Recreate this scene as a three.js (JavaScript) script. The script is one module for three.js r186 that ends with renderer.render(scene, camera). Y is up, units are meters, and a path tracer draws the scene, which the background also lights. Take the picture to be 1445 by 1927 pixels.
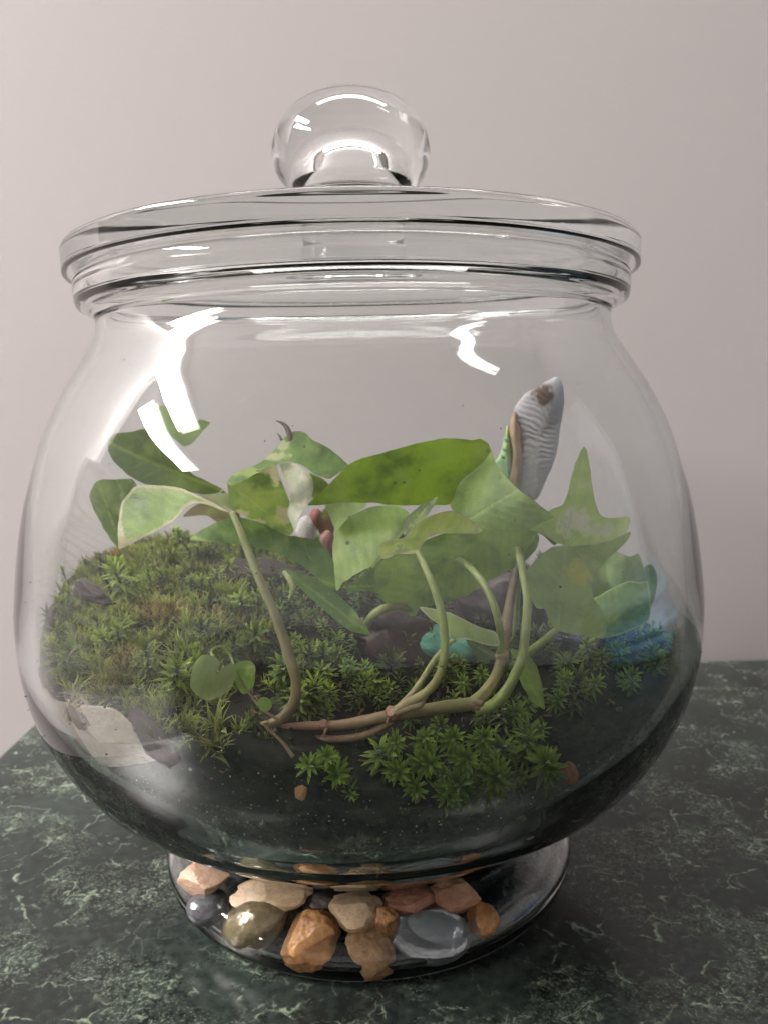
import * as THREE from 'three';
import { mergeGeometries, mergeVertices, toCreasedNormals } from 'three/addons/utils/BufferGeometryUtils.js';
import { ImprovedNoise } from 'three/addons/math/ImprovedNoise.js';
import { RoundedBoxGeometry } from 'three/addons/geometries/RoundedBoxGeometry.js';
import { RectAreaLightUniformsLib } from 'three/addons/lights/RectAreaLightUniformsLib.js';

// ---------------------------------------------------------------- camera, light, exposure
const W = 1445, H = 1927, F = 1423;                       // pixels of the photograph, focal length in pixels
const PITCH = 0.1458, ROLL = -0.02299;
const EYE = new THREE.Vector3(0.0088, 0.17968, 0.28731); // the jar stands on the origin, the table top is y = 0
const scene = new THREE.Scene();
const camera = new THREE.PerspectiveCamera(2 * Math.atan(H / 2 / F) * 180 / Math.PI, W / H, 0.01, 20);
camera.position.copy(EYE);
{
  const fw = new THREE.Vector3(0, -Math.sin(PITCH), -Math.cos(PITCH)), up = new THREE.Vector3(0, Math.cos(PITCH), -Math.sin(PITCH)), ri = new THREE.Vector3(1, 0, 0);
  const r2 = ri.clone().multiplyScalar(Math.cos(ROLL)).addScaledVector(up, Math.sin(ROLL)), u2 = up.clone().multiplyScalar(Math.cos(ROLL)).addScaledVector(ri, -Math.sin(ROLL));
  camera.quaternion.setFromRotationMatrix(new THREE.Matrix4().makeBasis(r2, u2, fw.clone().negate()));
}
camera.focus = 0.20; camera.userData.fStop = 20;
camera.updateMatrixWorld(true);
const renderer = new THREE.WebGLRenderer({ antialias: true });
renderer.toneMapping = THREE.LinearToneMapping;
renderer.toneMappingExposure = 1.4;
renderer.shadowMap.enabled = true;
scene.background = new THREE.Color(0.46, 0.450, 0.446);   // the dim rest of the room
RectAreaLightUniformsLib.init();
const LAMP = 71, DOOR = 0.34;                                          // radiance of the ceiling tubes

// ---------------------------------------------------------------- helpers
let seed = 7;
const rnd = () => { seed = (seed * 1664525 + 1013904223) >>> 0; return seed / 4294967296; };
const rr = (a, b) => a + (b - a) * rnd();
const lerp = (a, b, t) => a + (b - a) * t, clamp = (x, a = 0, b = 1) => Math.min(b, Math.max(a, x)), sstep = (a, b, x) => { const t = clamp((x - a) / (b - a)); return t * t * (3 - 2 * t); };
const V = (x, y, z) => new THREE.Vector3(x, y, z);
const perlin = new ImprovedNoise(), noise = (x, y, z = 0) => perlin.noise(x + 31.7, y + 17.3, z + 5.1);
const fbm = (x, y, z = 0, o = 4) => { let s = 0, a = 0.5, f = 1; for (let i = 0; i < o; i++) { s += a * noise(x * f, y * f, z * f + i * 9.7); a *= 0.5; f *= 2.03; } return s; };
const taken = {};
const numbered = (n) => { const k = (taken[n] = (taken[n] ?? -1) + 1); return k ? `${n}_${String(k).padStart(3, '0')}` : n; };
function thing(name, label, category, at = V(0, 0, 0), group) {
  const o = new THREE.Group(); o.name = numbered(name); o.position.copy(at); scene.add(o);
  o.userData = { label, category }; if (group) o.userData.group = group;
  return o;
}
function part(name, geometry, material, parent, label) {
  const m = new THREE.Mesh(geometry, material); m.name = name; m.castShadow = m.receiveShadow = true;
  if (label) m.userData.label = label;
  parent.add(m);
  return m;
}
function single(name, geometry, material, label, category, at = V(0, 0, 0), group) {
  const m = part(numbered(name), geometry, material, scene); m.position.copy(at);
  m.userData = { label, category }; if (group) m.userData.group = group;
  return m;
}
function struct(name, geometry, material) { const m = part(name, geometry, material, scene); m.userData.kind = 'structure'; return m; }
// points of the place that the photograph shows at a pixel: where its sight line meets a plane
const DIR = (px, py) => V((px - W / 2) / F, -(py - H / 2) / F, -1).applyQuaternion(camera.quaternion);
const at = (px, py, z) => { const d = DIR(px, py); return EYE.clone().addScaledVector(d, (z - EYE.z) / d.z); };
const atY = (px, py, y) => { const d = DIR(px, py); return EYE.clone().addScaledVector(d, (y - EYE.y) / d.y); };
const std = (o) => new THREE.MeshStandardMaterial(o), phys = (o) => new THREE.MeshPhysicalMaterial(o);
const rgb = (r, g, b) => new THREE.Color().setRGB(r, g, b);
function canvasless(size, paint, srgb = true) {                     // a computed texture; paint(u, v) gives linear [r, g, b] in 0..1
  const d = new Uint8Array(size * size * 4), enc = srgb ? (c) => (c <= 0.0031308 ? c * 12.92 : 1.055 * Math.pow(c, 1 / 2.4) - 0.055) : (c) => c;
  for (let j = 0, o = 0; j < size; j++) for (let i = 0; i < size; i++, o += 4) {
    const c = paint(i / size, j / size);
    d[o] = clamp(enc(c[0])) * 255; d[o + 1] = clamp(enc(c[1])) * 255; d[o + 2] = clamp(enc(c[2])) * 255; d[o + 3] = 255;
  }
  const t = new THREE.DataTexture(d, size, size); t.magFilter = THREE.LinearFilter; t.wrapS = t.wrapT = THREE.MirroredRepeatWrapping;
  if (srgb) t.colorSpace = THREE.SRGBColorSpace;
  t.needsUpdate = true;
  return t;
}
// a body of revolution from a profile [[radius, height], ...]; from..to picks a stretch of the smoothed profile
function smoothProfile(pts, n = 6) {
  const c = new THREE.CatmullRomCurve3(pts.map(([r, y]) => V(r, y, 0)), false, 'centripetal'), out = [];
  for (let i = 0; i < pts.length - 1; i++) for (let k = 0; k < n; k++) out.push(c.getPoint((i + k / n) / (pts.length - 1)));
  out.push(c.getPoint(1));
  return out.map((p) => [Math.max(0, p.x), p.y]);
}
function lathe(prof, from = 0, to = prof.length - 1, seg = 128) {
  const pos = [], nor = [], uv = [], idx = [], rows = to - from + 1;
  for (let i = from; i <= to; i++) {
    const a = prof[Math.max(0, i - 1)], b = prof[Math.min(prof.length - 1, i + 1)];
    let nr = b[1] - a[1], ny = -(b[0] - a[0]); const l = Math.hypot(nr, ny) || 1; nr /= l; ny /= l;
    if (prof[i][0] < 1e-6) { ny = Math.sign(ny) || 1; nr = 0; }
    for (let s = 0; s <= seg; s++) {
      const t = s / seg * Math.PI * 2, c = Math.cos(t), q = Math.sin(t);
      pos.push(prof[i][0] * q, prof[i][1], prof[i][0] * c); nor.push(nr * q, ny, nr * c); uv.push(s / seg, i / rows);
    }
  }
  for (let i = 0; i < rows - 1; i++) for (let s = 0; s < seg; s++) { const a = i * (seg + 1) + s, b = a + seg + 1; idx.push(a, a + 1, b, b, a + 1, b + 1); }
  const g = new THREE.BufferGeometry();
  g.setAttribute('position', new THREE.Float32BufferAttribute(pos, 3)); g.setAttribute('normal', new THREE.Float32BufferAttribute(nor, 3)); g.setAttribute('uv', new THREE.Float32BufferAttribute(uv, 2)); g.setIndex(idx);
  return g;
}

// ---------------------------------------------------------------- the setting: wall, counter, ceiling lamps
{
  const n = 512;
  const bump = canvasless(n, (u, v) => { const h = 0.5 + 0.5 * fbm(u * 60, v * 60, 1, 3) + 0.2 * fbm(u * 12, v * 12, 4, 2); return [h, h, h]; }, false);
  bump.repeat.set(15, 10);
  const wallMat = std({ color: rgb(0.430, 0.396, 0.391), roughness: 0.75, bumpMap: bump, bumpScale: 0.00009 });
  const g = new THREE.BoxGeometry(4.2, 2.5, 0.1); 
  const wall = struct('wall', g, wallMat); wall.position.set(-0.3, 0.35, -0.262);
}
const hash = (i, j, k) => { let h = (i * 374761393 + j * 668265263 + k * 2147483647) | 0; h = Math.imul(h ^ (h >>> 13), 1274126177); return ((h ^ (h >>> 16)) >>> 0) / 4294967296; };
const cellEdge = (x, y, k) => {                                      // distance to the border between the two nearest cells
  const ix = Math.floor(x), iy = Math.floor(y); let a = 9, b = 9;
  for (let j = -1; j < 2; j++) for (let i = -1; i < 2; i++) { const dx = ix + i + hash(ix + i, iy + j, k) - x, dy = iy + j + hash(ix + i, iy + j, k + 1) - y, d = dx * dx + dy * dy; if (d < a) { b = a; a = d; } else if (d < b) b = d; }
  return Math.sqrt(b) - Math.sqrt(a);
};
const counterTex = canvasless(1800, (u, v) => {
  const x = u * 0.62 / 0.01, y = v * 0.62 / 0.01;                    // centimetres
  const big = fbm(x * 0.16, y * 0.16, 11, 3), n1 = noise(x * 0.9, y * 0.9, 3), n2 = noise(x * 0.9 + 50, y * 0.9, 7), n3 = noise(x * 3.1, y * 3.1, 13), n4 = noise(x * 3.1 + 90, y * 3.1, 17), n5 = noise(x * 8, y * 8, 23), n6 = noise(x * 17, y * 17, 29);
  const wx = x + 0.45 * n1 + 0.16 * n3 + 0.05 * n5, wy = y + 0.45 * n2 + 0.16 * n4 + 0.05 * n6;
  const patch = sstep(-0.16, 0.22, noise(x * 0.34 + 4, y * 0.34, 41) + 0.45 * noise(x * 0.8, y * 0.8, 43)), keep = sstep(-0.12, 0.3, n1 + 0.5 * n4 - 0.05), keep2 = sstep(-0.05, 0.35, n2 + 0.5 * n3);
  const e1 = cellEdge(wx * 0.42, wy * 0.5, 5), e2 = cellEdge(wx * 1.15 + 7, wy * 1.3, 15), e3 = cellEdge(wx * 2.9, wy * 3.1 + 3, 25);
  const broad = 0.6 + 0.8 * clamp(0.5 + n3 + 0.4 * n5);
  let vein = Math.max((1 - sstep(0, 0.034 * broad, e1)) * keep, (1 - sstep(0, 0.07 * broad, e2)) * keep2 * (0.35 + 0.65 * patch), 0.5 * (1 - sstep(0, 0.11 * broad, e3)) * patch * sstep(0.0, 0.4, n5 + n1));
  vein *= 0.55 + 0.75 * clamp(0.5 + 0.9 * n5 + 0.6 * n6);
  const mist = clamp(0.35 + 0.9 * big + 0.55 * n1 * patch + 0.45 * n3 + 0.22 * n5), speck = sstep(0.30, 0.52, n6 + 0.35 * n5) * patch * 0.55;
  const k = clamp(Math.max(vein, speck) + 0.10 * patch * clamp(0.5 + n3 + n5));
  const r = lerp(0.0105, 0.032, mist), g = lerp(0.0125, 0.044, mist), b = lerp(0.0115, 0.038, mist);
  return [lerp(r, 0.175, k), lerp(g, 0.215, k), lerp(b, 0.155, k)];
});
{
  const mat = phys({ map: counterTex, roughness: 0.21, specularIntensity: 0.85 });
  const g = new RoundedBoxGeometry(1.3, 0.035, 0.51, 3, 0.004), p = g.attributes.position, uv = [];
  for (let i = 0; i < p.count; i++) uv.push((p.getX(i) + 0.65) / 0.62 + 0.13, (p.getZ(i) + p.getY(i) + 0.255) / 0.62 + 0.31);
  g.setAttribute('uv', new THREE.Float32BufferAttribute(uv, 2));
  const counter = struct('countertop', g, mat); counter.position.set(-0.197 + 0.65, -0.0175, -0.2075 + 0.255);
}
{
  const f = struct('floor', new THREE.BoxGeometry(9, 0.1, 9), std({ color: rgb(0.055, 0.048, 0.042), roughness: 0.8 })); f.position.set(0, -0.96, 4.2);
  const c = struct('ceiling', new THREE.BoxGeometry(5.5, 0.1, 5), std({ color: rgb(0.75, 0.73, 0.71), roughness: 0.9 })); c.position.set(-0.5, 1.63, 2.2);
}
function ceilingLamp(x, z, w, l, turn, power, label) {
  const t = thing('ceiling_lamp', label, 'ceiling lamp', V(x, 1.5, z)); t.rotation.y = turn;
  const h = new RoundedBoxGeometry(w + 0.05, 0.06, l + 0.05, 2, 0.01); h.translate(0, 0.04, 0);
  part('housing', h, std({ color: rgb(0.7, 0.7, 0.7), roughness: 0.5 }), t);
  const d = new THREE.BoxGeometry(w, 0.008, l);
  part('diffuser', d, std({ color: rgb(0.8, 0.8, 0.8), emissive: rgb(1, 0.97, 0.95), emissiveIntensity: 3, roughness: 0.6 }), t).castShadow = false;
  const light = new THREE.RectAreaLight(new THREE.Color(1, 0.95, 0.92), power, w, l);
  light.position.set(0, -0.012, 0); light.rotation.x = -Math.PI / 2; t.add(light);
}
ceilingLamp(-2.22, 0.85, 0.31, 1.75, -0.35, LAMP, 'long white ceiling lamp mirrored as the lower white stripe on the bowl');
ceilingLamp(-1.50, 0.20, 0.28, 1.15, -0.25, LAMP, 'shorter white ceiling lamp mirrored as the upper white stripe on the bowl');
ceilingLamp(0.05, -0.02, 1.3, 0.17, 0, LAMP * 0.2, 'added overhead fill lamp right above the jar, brightening the leaves');  // added fill lamp with no seen source, to brighten the leaves from above
ceilingLamp(0.83, 0.285, 0.42, 0.06, 0, LAMP * 0.13, 'small ceiling lamp on the right, mirrored as a short bright streak on the right shoulder');
{
  const t = thing('glass_door', 'bright glass door left of the counter, mirrored pale in the left of the bowl', 'door', V(-1.35, -0.9, 0.10)); t.rotation.y = Math.PI / 2;
  const white = std({ color: rgb(0.6, 0.6, 0.6), roughness: 0.5 });
  for (const [x, y, w, h] of [[-0.825, 0.71, 0.05, 1.42], [0.825, 0.71, 0.05, 1.42], [0, 0.02, 1.60, 0.04], [0, 0.575, 1.60, 0.05], [0, 1.40, 1.60, 0.05]]) { const g = new RoundedBoxGeometry(w, h, 0.05, 2, 0.006); g.translate(x, y, 0); part('frame', g, white, t); }
  for (const [y, h, power] of [[0.295, 0.51, DOOR], [0.987, 0.774, DOOR * 0.3]]) {
    const p = new THREE.BoxGeometry(1.60, h, 0.01); p.translate(0, y, 0);
    part('pane', p, std({ color: rgb(0.7, 0.7, 0.7), emissive: rgb(1, 0.92, 0.85), emissiveIntensity: power * 0.6, roughness: 0.3 }), t).castShadow = false;
    const light = new THREE.RectAreaLight(new THREE.Color(1, 0.92, 0.85), power, 1.60, h); light.position.set(0, y, 0.012); light.rotation.y = Math.PI; t.add(light);
  }
  for (let k = 0; k < 16; k++) { const g = new THREE.BoxGeometry(1.0, 0.012, 0.002); g.rotateX(0.5); g.translate(0, 0.66 + k * 0.042, 0.03); part('slat', g, white, t); }
}

{
  const t = thing('storage_tub', 'blue plastic tub on the right of the counter, mirrored as blue haze in the glass', 'tub', V(0.50, 0, 0.05)); t.rotation.y = 0.15;
  const blue = std({ color: rgb(0.06, 0.19, 0.30), roughness: 0.45 });
  const b = new RoundedBoxGeometry(0.20, 0.05, 0.22, 4, 0.02); b.translate(0, 0.026, 0); part('body', b, blue, t);
  const l = new RoundedBoxGeometry(0.215, 0.014, 0.235, 3, 0.006); l.translate(0, 0.0585, 0); part('lid', l, blue, t);
}

// ---------------------------------------------------------------- the glass jar and its lid
const glass = phys({ color: rgb(1, 1, 1), roughness: 0, transmission: 1, thickness: 0.0034, ior: 1.5, attenuationColor: rgb(0.56, 0.70, 0.69), attenuationDistance: 0.060 });
const footGlass = phys({ color: rgb(1, 1, 1), roughness: 0, transmission: 1, thickness: 0.0034, ior: 1.5, attenuationColor: rgb(0.88, 0.93, 0.92), attenuationDistance: 0.055 });
const knobGlass = phys({ color: rgb(0.985, 0.995, 0.992), roughness: 0, transmission: 1, thickness: 0.02, ior: 1.5 });
const lidGlass = phys({ color: rgb(0.93, 0.972, 0.955), roughness: 0, transmission: 1, thickness: 0.01, ior: 1.5 });
const OUT = [[0, 0.0018], [0.040, 0.0017], [0.060, 0.0014], [0.0655, 0.0008], [0.0690, 0.0003], [0.0748, 0.0010], [0.0783, 0.0034], [0.0795, 0.008], [0.0783, 0.0125], [0.0735, 0.0163], [0.0662, 0.0190], [0.0610, 0.0214], [0.0605, 0.0232], [0.0622, 0.0250], [0.0670, 0.0268], [0.0735, 0.0302], [0.084, 0.038], [0.0945, 0.046], [0.1028, 0.0530], [0.1090, 0.0605], [0.1145, 0.070], [0.1187, 0.080], [0.1212, 0.090], [0.1223, 0.1], [0.1224, 0.112], [0.1213, 0.123], [0.1195, 0.135], [0.117, 0.147], [0.114, 0.157], [0.1105, 0.168], [0.1065, 0.177], [0.1015, 0.186], [0.0955, 0.195], [0.0918, 0.201], [0.0906, 0.205], [0.0906, 0.2082], [0.0916, 0.2102], [0.0940, 0.2110], [0.0960, 0.2122], [0.0967, 0.2150], [0.0967, 0.2185], [0.0960, 0.2207], [0.0943, 0.2215]];
const IN_FOOT = [[0, 0.0042], [0.040, 0.0042], [0.068, 0.0042], [0.0742, 0.0052], [0.0767, 0.0084], [0.0745, 0.0118], [0.0700, 0.0140], [0.0630, 0.0166], [0.0578, 0.0200], [0.0571, 0.0232]];
const outP = smoothProfile(OUT);
const iWaist = outP.findIndex(([r, y]) => y > 0.0231), iNeck = outP.findIndex(([r, y]) => y > 0.2081);
const thick = (y) => lerp(lerp(0.0072, 0.0050, sstep(0.045, 0.10, y)), 0.0034, sstep(0.105, 0.165, y)), shell = [], iTop = outP.findIndex(([r, y]) => y > 0.2203);
for (let i = iWaist; i <= iTop; i++) {
  const a = outP[i - 1], b = outP[i + 1], l = Math.hypot(b[0] - a[0], b[1] - a[1]);
  const T = thick(outP[i][1]); shell.push([outP[i][0] - T * (b[1] - a[1]) / l, outP[i][1] + T * (b[0] - a[0]) / l]);
}
const innerShell = shell.filter(([r, y], i) => y > 0.0245 && shell.slice(0, i).every((q) => q[1] < y - 0.00005));
const inFoot = smoothProfile([...IN_FOOT, [0.0585, 0.0275], [0.0632, 0.0322], innerShell.find(([r, y]) => y > 0.040)], 5).slice(0, -1);
const body = innerShell.filter(([r, y]) => y > 0.040 && y < 0.2180);
const inRim = smoothProfile([body[body.length - 1], [0.0928, 0.2200], [0.0925, 0.2210], [0.0930, 0.2215], [0.0943, 0.2215]], 5).slice(1);
const inP = [...inFoot, ...body, ...inRim];
const jWaist = inP.findIndex(([r, y]) => y > 0.0231), jNeck = inP.findIndex(([r, y]) => y > 0.2081);
const innerR = (y) => { for (let i = jWaist; i < inP.length - 1; i++) if (inP[i + 1][1] >= y) { const t = (y - inP[i][1]) / (inP[i + 1][1] - inP[i][1] || 1); return lerp(inP[i][0], inP[i + 1][0], clamp(t)); } return 0.087; };
const flip = (g) => { const n = g.attributes.normal, ix = g.index.array; for (let i = 0; i < n.array.length; i++) n.array[i] *= -1; for (let i = 0; i < ix.length; i += 3) { const t = ix[i]; ix[i] = ix[i + 1]; ix[i + 1] = t; } return g; };
{
  const jar = thing('glass_jar', 'large clear glass bowl-shaped jar on a short foot, standing on the green counter', 'glass jar');
  const cut = (i0, i1, j0, j1, seg) => {                             // a closed stretch of the wall, butted against the next one
    const lo = 0.00001, o = outP.slice(i0, i1 + 1).map((p) => p.slice()), n = inP.slice(j0, j1 + 1).map((p) => p.slice()), list = [];
    if (i0) o[0][1] = n[0][1] = Math.max(o[0][1], n[0][1]) + lo;
    if (i1 < outP.length - 1) o[o.length - 1][1] = n[n.length - 1][1] = Math.min(o[o.length - 1][1], n[n.length - 1][1]) - lo;
    list.push(lathe(o, 0, o.length - 1, seg), flip(lathe(n, 0, n.length - 1, seg)));
    if (i0) list.push(lathe([n[0], o[0]], 0, 1, seg));
    if (i1 < outP.length - 1) list.push(lathe([o[o.length - 1], n[n.length - 1]], 0, 1, seg));
    return mergeGeometries(list);
  };
  part('bowl', cut(iWaist, iNeck, jWaist, jNeck, 192), glass, jar);
  part('foot', cut(0, iWaist - 1, 0, jWaist - 1, 160), footGlass, jar);
  part('rim', cut(iNeck + 1, outP.length - 1, jNeck + 1, inP.length - 1, 192), footGlass, jar);
  const LID = [[0, 0.2221], [0.030, 0.2221], [0.060, 0.2221], [0.0900, 0.2221], [0.0975, 0.2221], [0.0988, 0.2221], [0.09938, 0.22232], [0.0996, 0.2228], [0.0996, 0.2240], [0.0996, 0.2280], [0.09955, 0.2295], [0.0991, 0.2302], [0.0982, 0.2305], [0.0970, 0.2306], [0.0900, 0.2306], [0.060, 0.2308], [0.035, 0.2310], [0.0240, 0.2318], [0.0205, 0.2345], [0.0190, 0.2400], [0.0186, 0.2480], [0.0192, 0.2528], [0.0222, 0.2556], [0.0258, 0.2592], [0.0279, 0.2640], [0.0281, 0.2690], [0.0264, 0.2750], [0.0217, 0.2812], [0.0147, 0.2855], [0.007, 0.2877], [0, 0.2882]];
  const lp = smoothProfile(LID), k = lp.findIndex(([r, y], i) => i > 60 && r < 0.0188);
  const lid = thing('glass_lid', 'round clear glass lid with a ball knob, closing the jar', 'lid');
  part('disc', lathe(lp, 0, k, 192), lidGlass, lid);
  const hollow = smoothProfile([[0, 0.2533], [0.0100, 0.2533], [0.0160, 0.2540], [0.0182, 0.2565], [0.0184, 0.2610], [0.0172, 0.2655], [0.0140, 0.2692], [0.0085, 0.2715], [0, 0.2722]]);
  part('knob', mergeGeometries([lathe(lp, k, lp.length - 1, 128), flip(lathe(hollow, 0, hollow.length - 1, 96))]), knobGlass, lid);
}

// ---------------------------------------------------------------- soil
const ground = (x, z) => {
  let h = 0.0955 + 0.021 * Math.exp(-((x + 0.088) ** 2 + (z + 0.025) ** 2) / (2 * 0.052 ** 2)) + 0.006 * Math.exp(-((x + 0.07) ** 2 + (z - 0.06) ** 2) / (2 * 0.03 ** 2));
  h -= 0.015 * sstep(0.06, 0.112, z) * sstep(-0.03, 0.03, x) + 0.006 * sstep(0.05, 0.11, x);
  return h + 0.003 * fbm(x * 45, z * 45, 3, 3);
};
{
  const seg = 140, rings = 46, pos = [], idx = [], bottom = 0.0245, gap = 0.0009;
  const soilTex = canvasless(1024, (u, v) => {
    const x = u * 60, y = v * 60, f = fbm(x, y, 2, 4), c = fbm(x * 0.22, y * 0.22, 9, 3), k = clamp(0.45 + 1.3 * f);
    const green = sstep(0.05, 0.3, c);
    let q = [lerp(0.004, 0.018, k), lerp(0.004, lerp(0.014, 0.022, green), k), lerp(0.0035, 0.011, k)];
    const fleck = noise(x * 3.1, y * 3.1, 40) + 0.5 * noise(x * 1.3, y * 1.3, 4);
    if (fleck > 0.78) q = [0.16, 0.12, 0.07];
    return q;
  });
  soilTex.wrapS = soilTex.wrapT = THREE.RepeatWrapping;
  const uv = [];
  for (let s = 0; s <= seg; s++) {
    const t = s / seg * Math.PI * 2, c = Math.sin(t), q = Math.cos(t);
    let R = 0.115; for (let i = 0; i < 8; i++) R = innerR(ground(R * c, R * q)) - gap;
    const top = ground(R * c, R * q);
    for (let i = 0; i <= rings; i++) {
      let r, y;
      if (i <= 22) { r = R * i / 22; y = ground(r * c, r * q); }
      else if (i <= 43) { y = lerp(top, bottom, (i - 22) / 21); r = innerR(y) - gap - 0.0006 * Math.max(0, fbm(t * 14, y * 220, 5, 3)); }
      else { y = bottom; r = (innerR(bottom) - gap) * (1 - (i - 43) / 3); }
      pos.push(r * c, y, r * q); uv.push(t / (2 * Math.PI) * 4, i <= 22 ? i / 22 * 0.7 : 0.7 + (i - 22) / 21 * 0.55);
    }
  }
  for (let s = 0; s < seg; s++) for (let i = 0; i < rings; i++) { const a = s * (rings + 1) + i, b = a + rings + 1; idx.push(a, a + 1, b, b, a + 1, b + 1); }
  const g = new THREE.BufferGeometry(); g.setAttribute('position', new THREE.Float32BufferAttribute(pos, 3)); g.setAttribute('uv', new THREE.Float32BufferAttribute(uv, 2)); g.setIndex(idx); g.computeVertexNormals();
  const soil = single('soil', g, std({ map: soilTex, roughness: 0.95, bumpMap: soilTex, bumpScale: 0.0006 }), 'near-black damp potting soil filling the lower half of the jar', 'soil');
  soil.userData.kind = 'stuff';
  seed = 77; const grain = new THREE.DodecahedronGeometry(1, 0), list = [];
  for (let i = 0; i < 11000; i++) {
    const a = rr(-2.2, 2.2), c = Math.sin(a), w = Math.cos(a), y = lerp(0.026, 0.100, rnd()), R = innerR(y) - 0.0009; if (y > ground(R * c, R * w) + 0.0004) continue;
    const s = rr(0.25, 0.75) * (rnd() < 0.08 ? 1.7 : 1) / 1000, k = Math.pow(rnd(), 1.6), tone = rnd() < 0.62 ? [0.004 + 0.05 * k, 0.004 + 0.042 * k, 0.003 + 0.032 * k] : rnd() < 0.6 ? [0.012 + 0.16 * k, 0.008 + 0.10 * k, 0.005 + 0.055 * k] : [0.008 + 0.035 * k, 0.014 + 0.055 * k, 0.007 + 0.02 * k], r = R - s * 0.75;
    list.push([new THREE.Matrix4().compose(V(r * c, y, r * w), new THREE.Quaternion().setFromEuler(new THREE.Euler(rr(0, 6), rr(0, 6), rr(0, 6))), V(s * rr(0.6, 1.4), s * rr(0.6, 1.2), s)), rgb(...tone)]);
  }
  for (let i = 0; i < 2600; i++) {
    const a = rr(0, 6.3), q = Math.sqrt(rnd()) * 0.108, x = q * Math.sin(a), z = q * Math.cos(a), s = rr(0.3, 1.1) / 1000, k = rnd();
    list.push([new THREE.Matrix4().compose(V(x, ground(x, z) + s * 0.2, z), new THREE.Quaternion().setFromEuler(new THREE.Euler(rr(0, 6), rr(0, 6), rr(0, 6))), V(s * rr(0.6, 1.8), s * rr(0.5, 1), s)), rgb(0.012 + 0.05 * k, 0.008 + 0.03 * k, 0.006 + 0.018 * k)]);
  }
  const m = new THREE.InstancedMesh(grain, std({ roughness: 0.95 }), list.length); list.forEach(([k, c], i) => { m.setMatrixAt(i, k); m.setColorAt(i, c); });
  m.name = 'soil_grains'; m.castShadow = m.receiveShadow = true; m.userData = { label: 'coarse dark soil grains and peat crumbs along the glass and on the surface', category: 'soil', kind: 'stuff' }; scene.add(m);
}

const onGlass = (px, py, inset) => {                                  // the point of the inside of the glass seen at a pixel, a little inwards
  const d = DIR(px, py); let p = null;
  for (let k = 0.10; k < 0.35; k += 0.0002) { const w = EYE.clone().addScaledVector(d, k / -d.z); if (w.y < 0.205 && w.y > 0.03 && Math.hypot(w.x, w.z) < innerR(w.y) - inset) { p = w; break; } }
  return p;
};

// ---------------------------------------------------------------- leaves and stems
// A leaf is a curved, tilted sheet. Its rim is given where the photograph shows it, its depth by the slope, fold and bow of the blade.
function inside(p, x, y) { let c = false; for (let i = 0, j = p.length - 1; i < p.length; j = i++) if ((p[i][1] > y) !== (p[j][1] > y) && x < (p[j][0] - p[i][0]) * (y - p[i][1]) / (p[j][1] - p[i][1]) + p[i][0]) c = !c; return c; }
function edgeDistance(p, x, y) { let m = 1e9; for (let i = 0, j = p.length - 1; i < p.length; j = i++) { const [ax, ay] = p[j], dx = p[i][0] - ax, dy = p[i][1] - ay, t = clamp(((x - ax) * dx + (y - ay) * dy) / (dx * dx + dy * dy || 1)); m = Math.min(m, Math.hypot(x - ax - t * dx, y - ay - t * dy)); } return m; }
function softOutline(poly, step = 5) {
  const c = new THREE.CatmullRomCurve3(poly.map(([x, y]) => V(x, y, 0)), true, 'catmullrom', 0.42);
  const n = Math.max(24, Math.round(c.getLength() / step)), out = c.getSpacedPoints(n).slice(0, -1).map((p) => [p.x, p.y]);
  return out.map(([x, y]) => [x + 1.1 * noise(x * 0.06, y * 0.06, 3), y + 1.1 * noise(x * 0.06, y * 0.06, 8)]);
}
const GREEN = { deep: [0.045, 0.100, 0.016], mid: [0.105, 0.200, 0.028], pale: [0.235, 0.335, 0.110], cream: [0.50, 0.47, 0.30], vein: [0.235, 0.330, 0.095] };
const VIVID = 1.6;                                        // how much of the light living leaf tissue gives back, on top of the tones above
const lively = (c) => { const k = c[0] + c[1] + c[2] > 0.95 ? 1.15 : VIVID; const b = c[0] + c[1] + c[2] > 0.95 ? 0.97 : 0.70; return [c[0] * k * 1.06, c[1] * k, c[2] * k * b]; };
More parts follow.
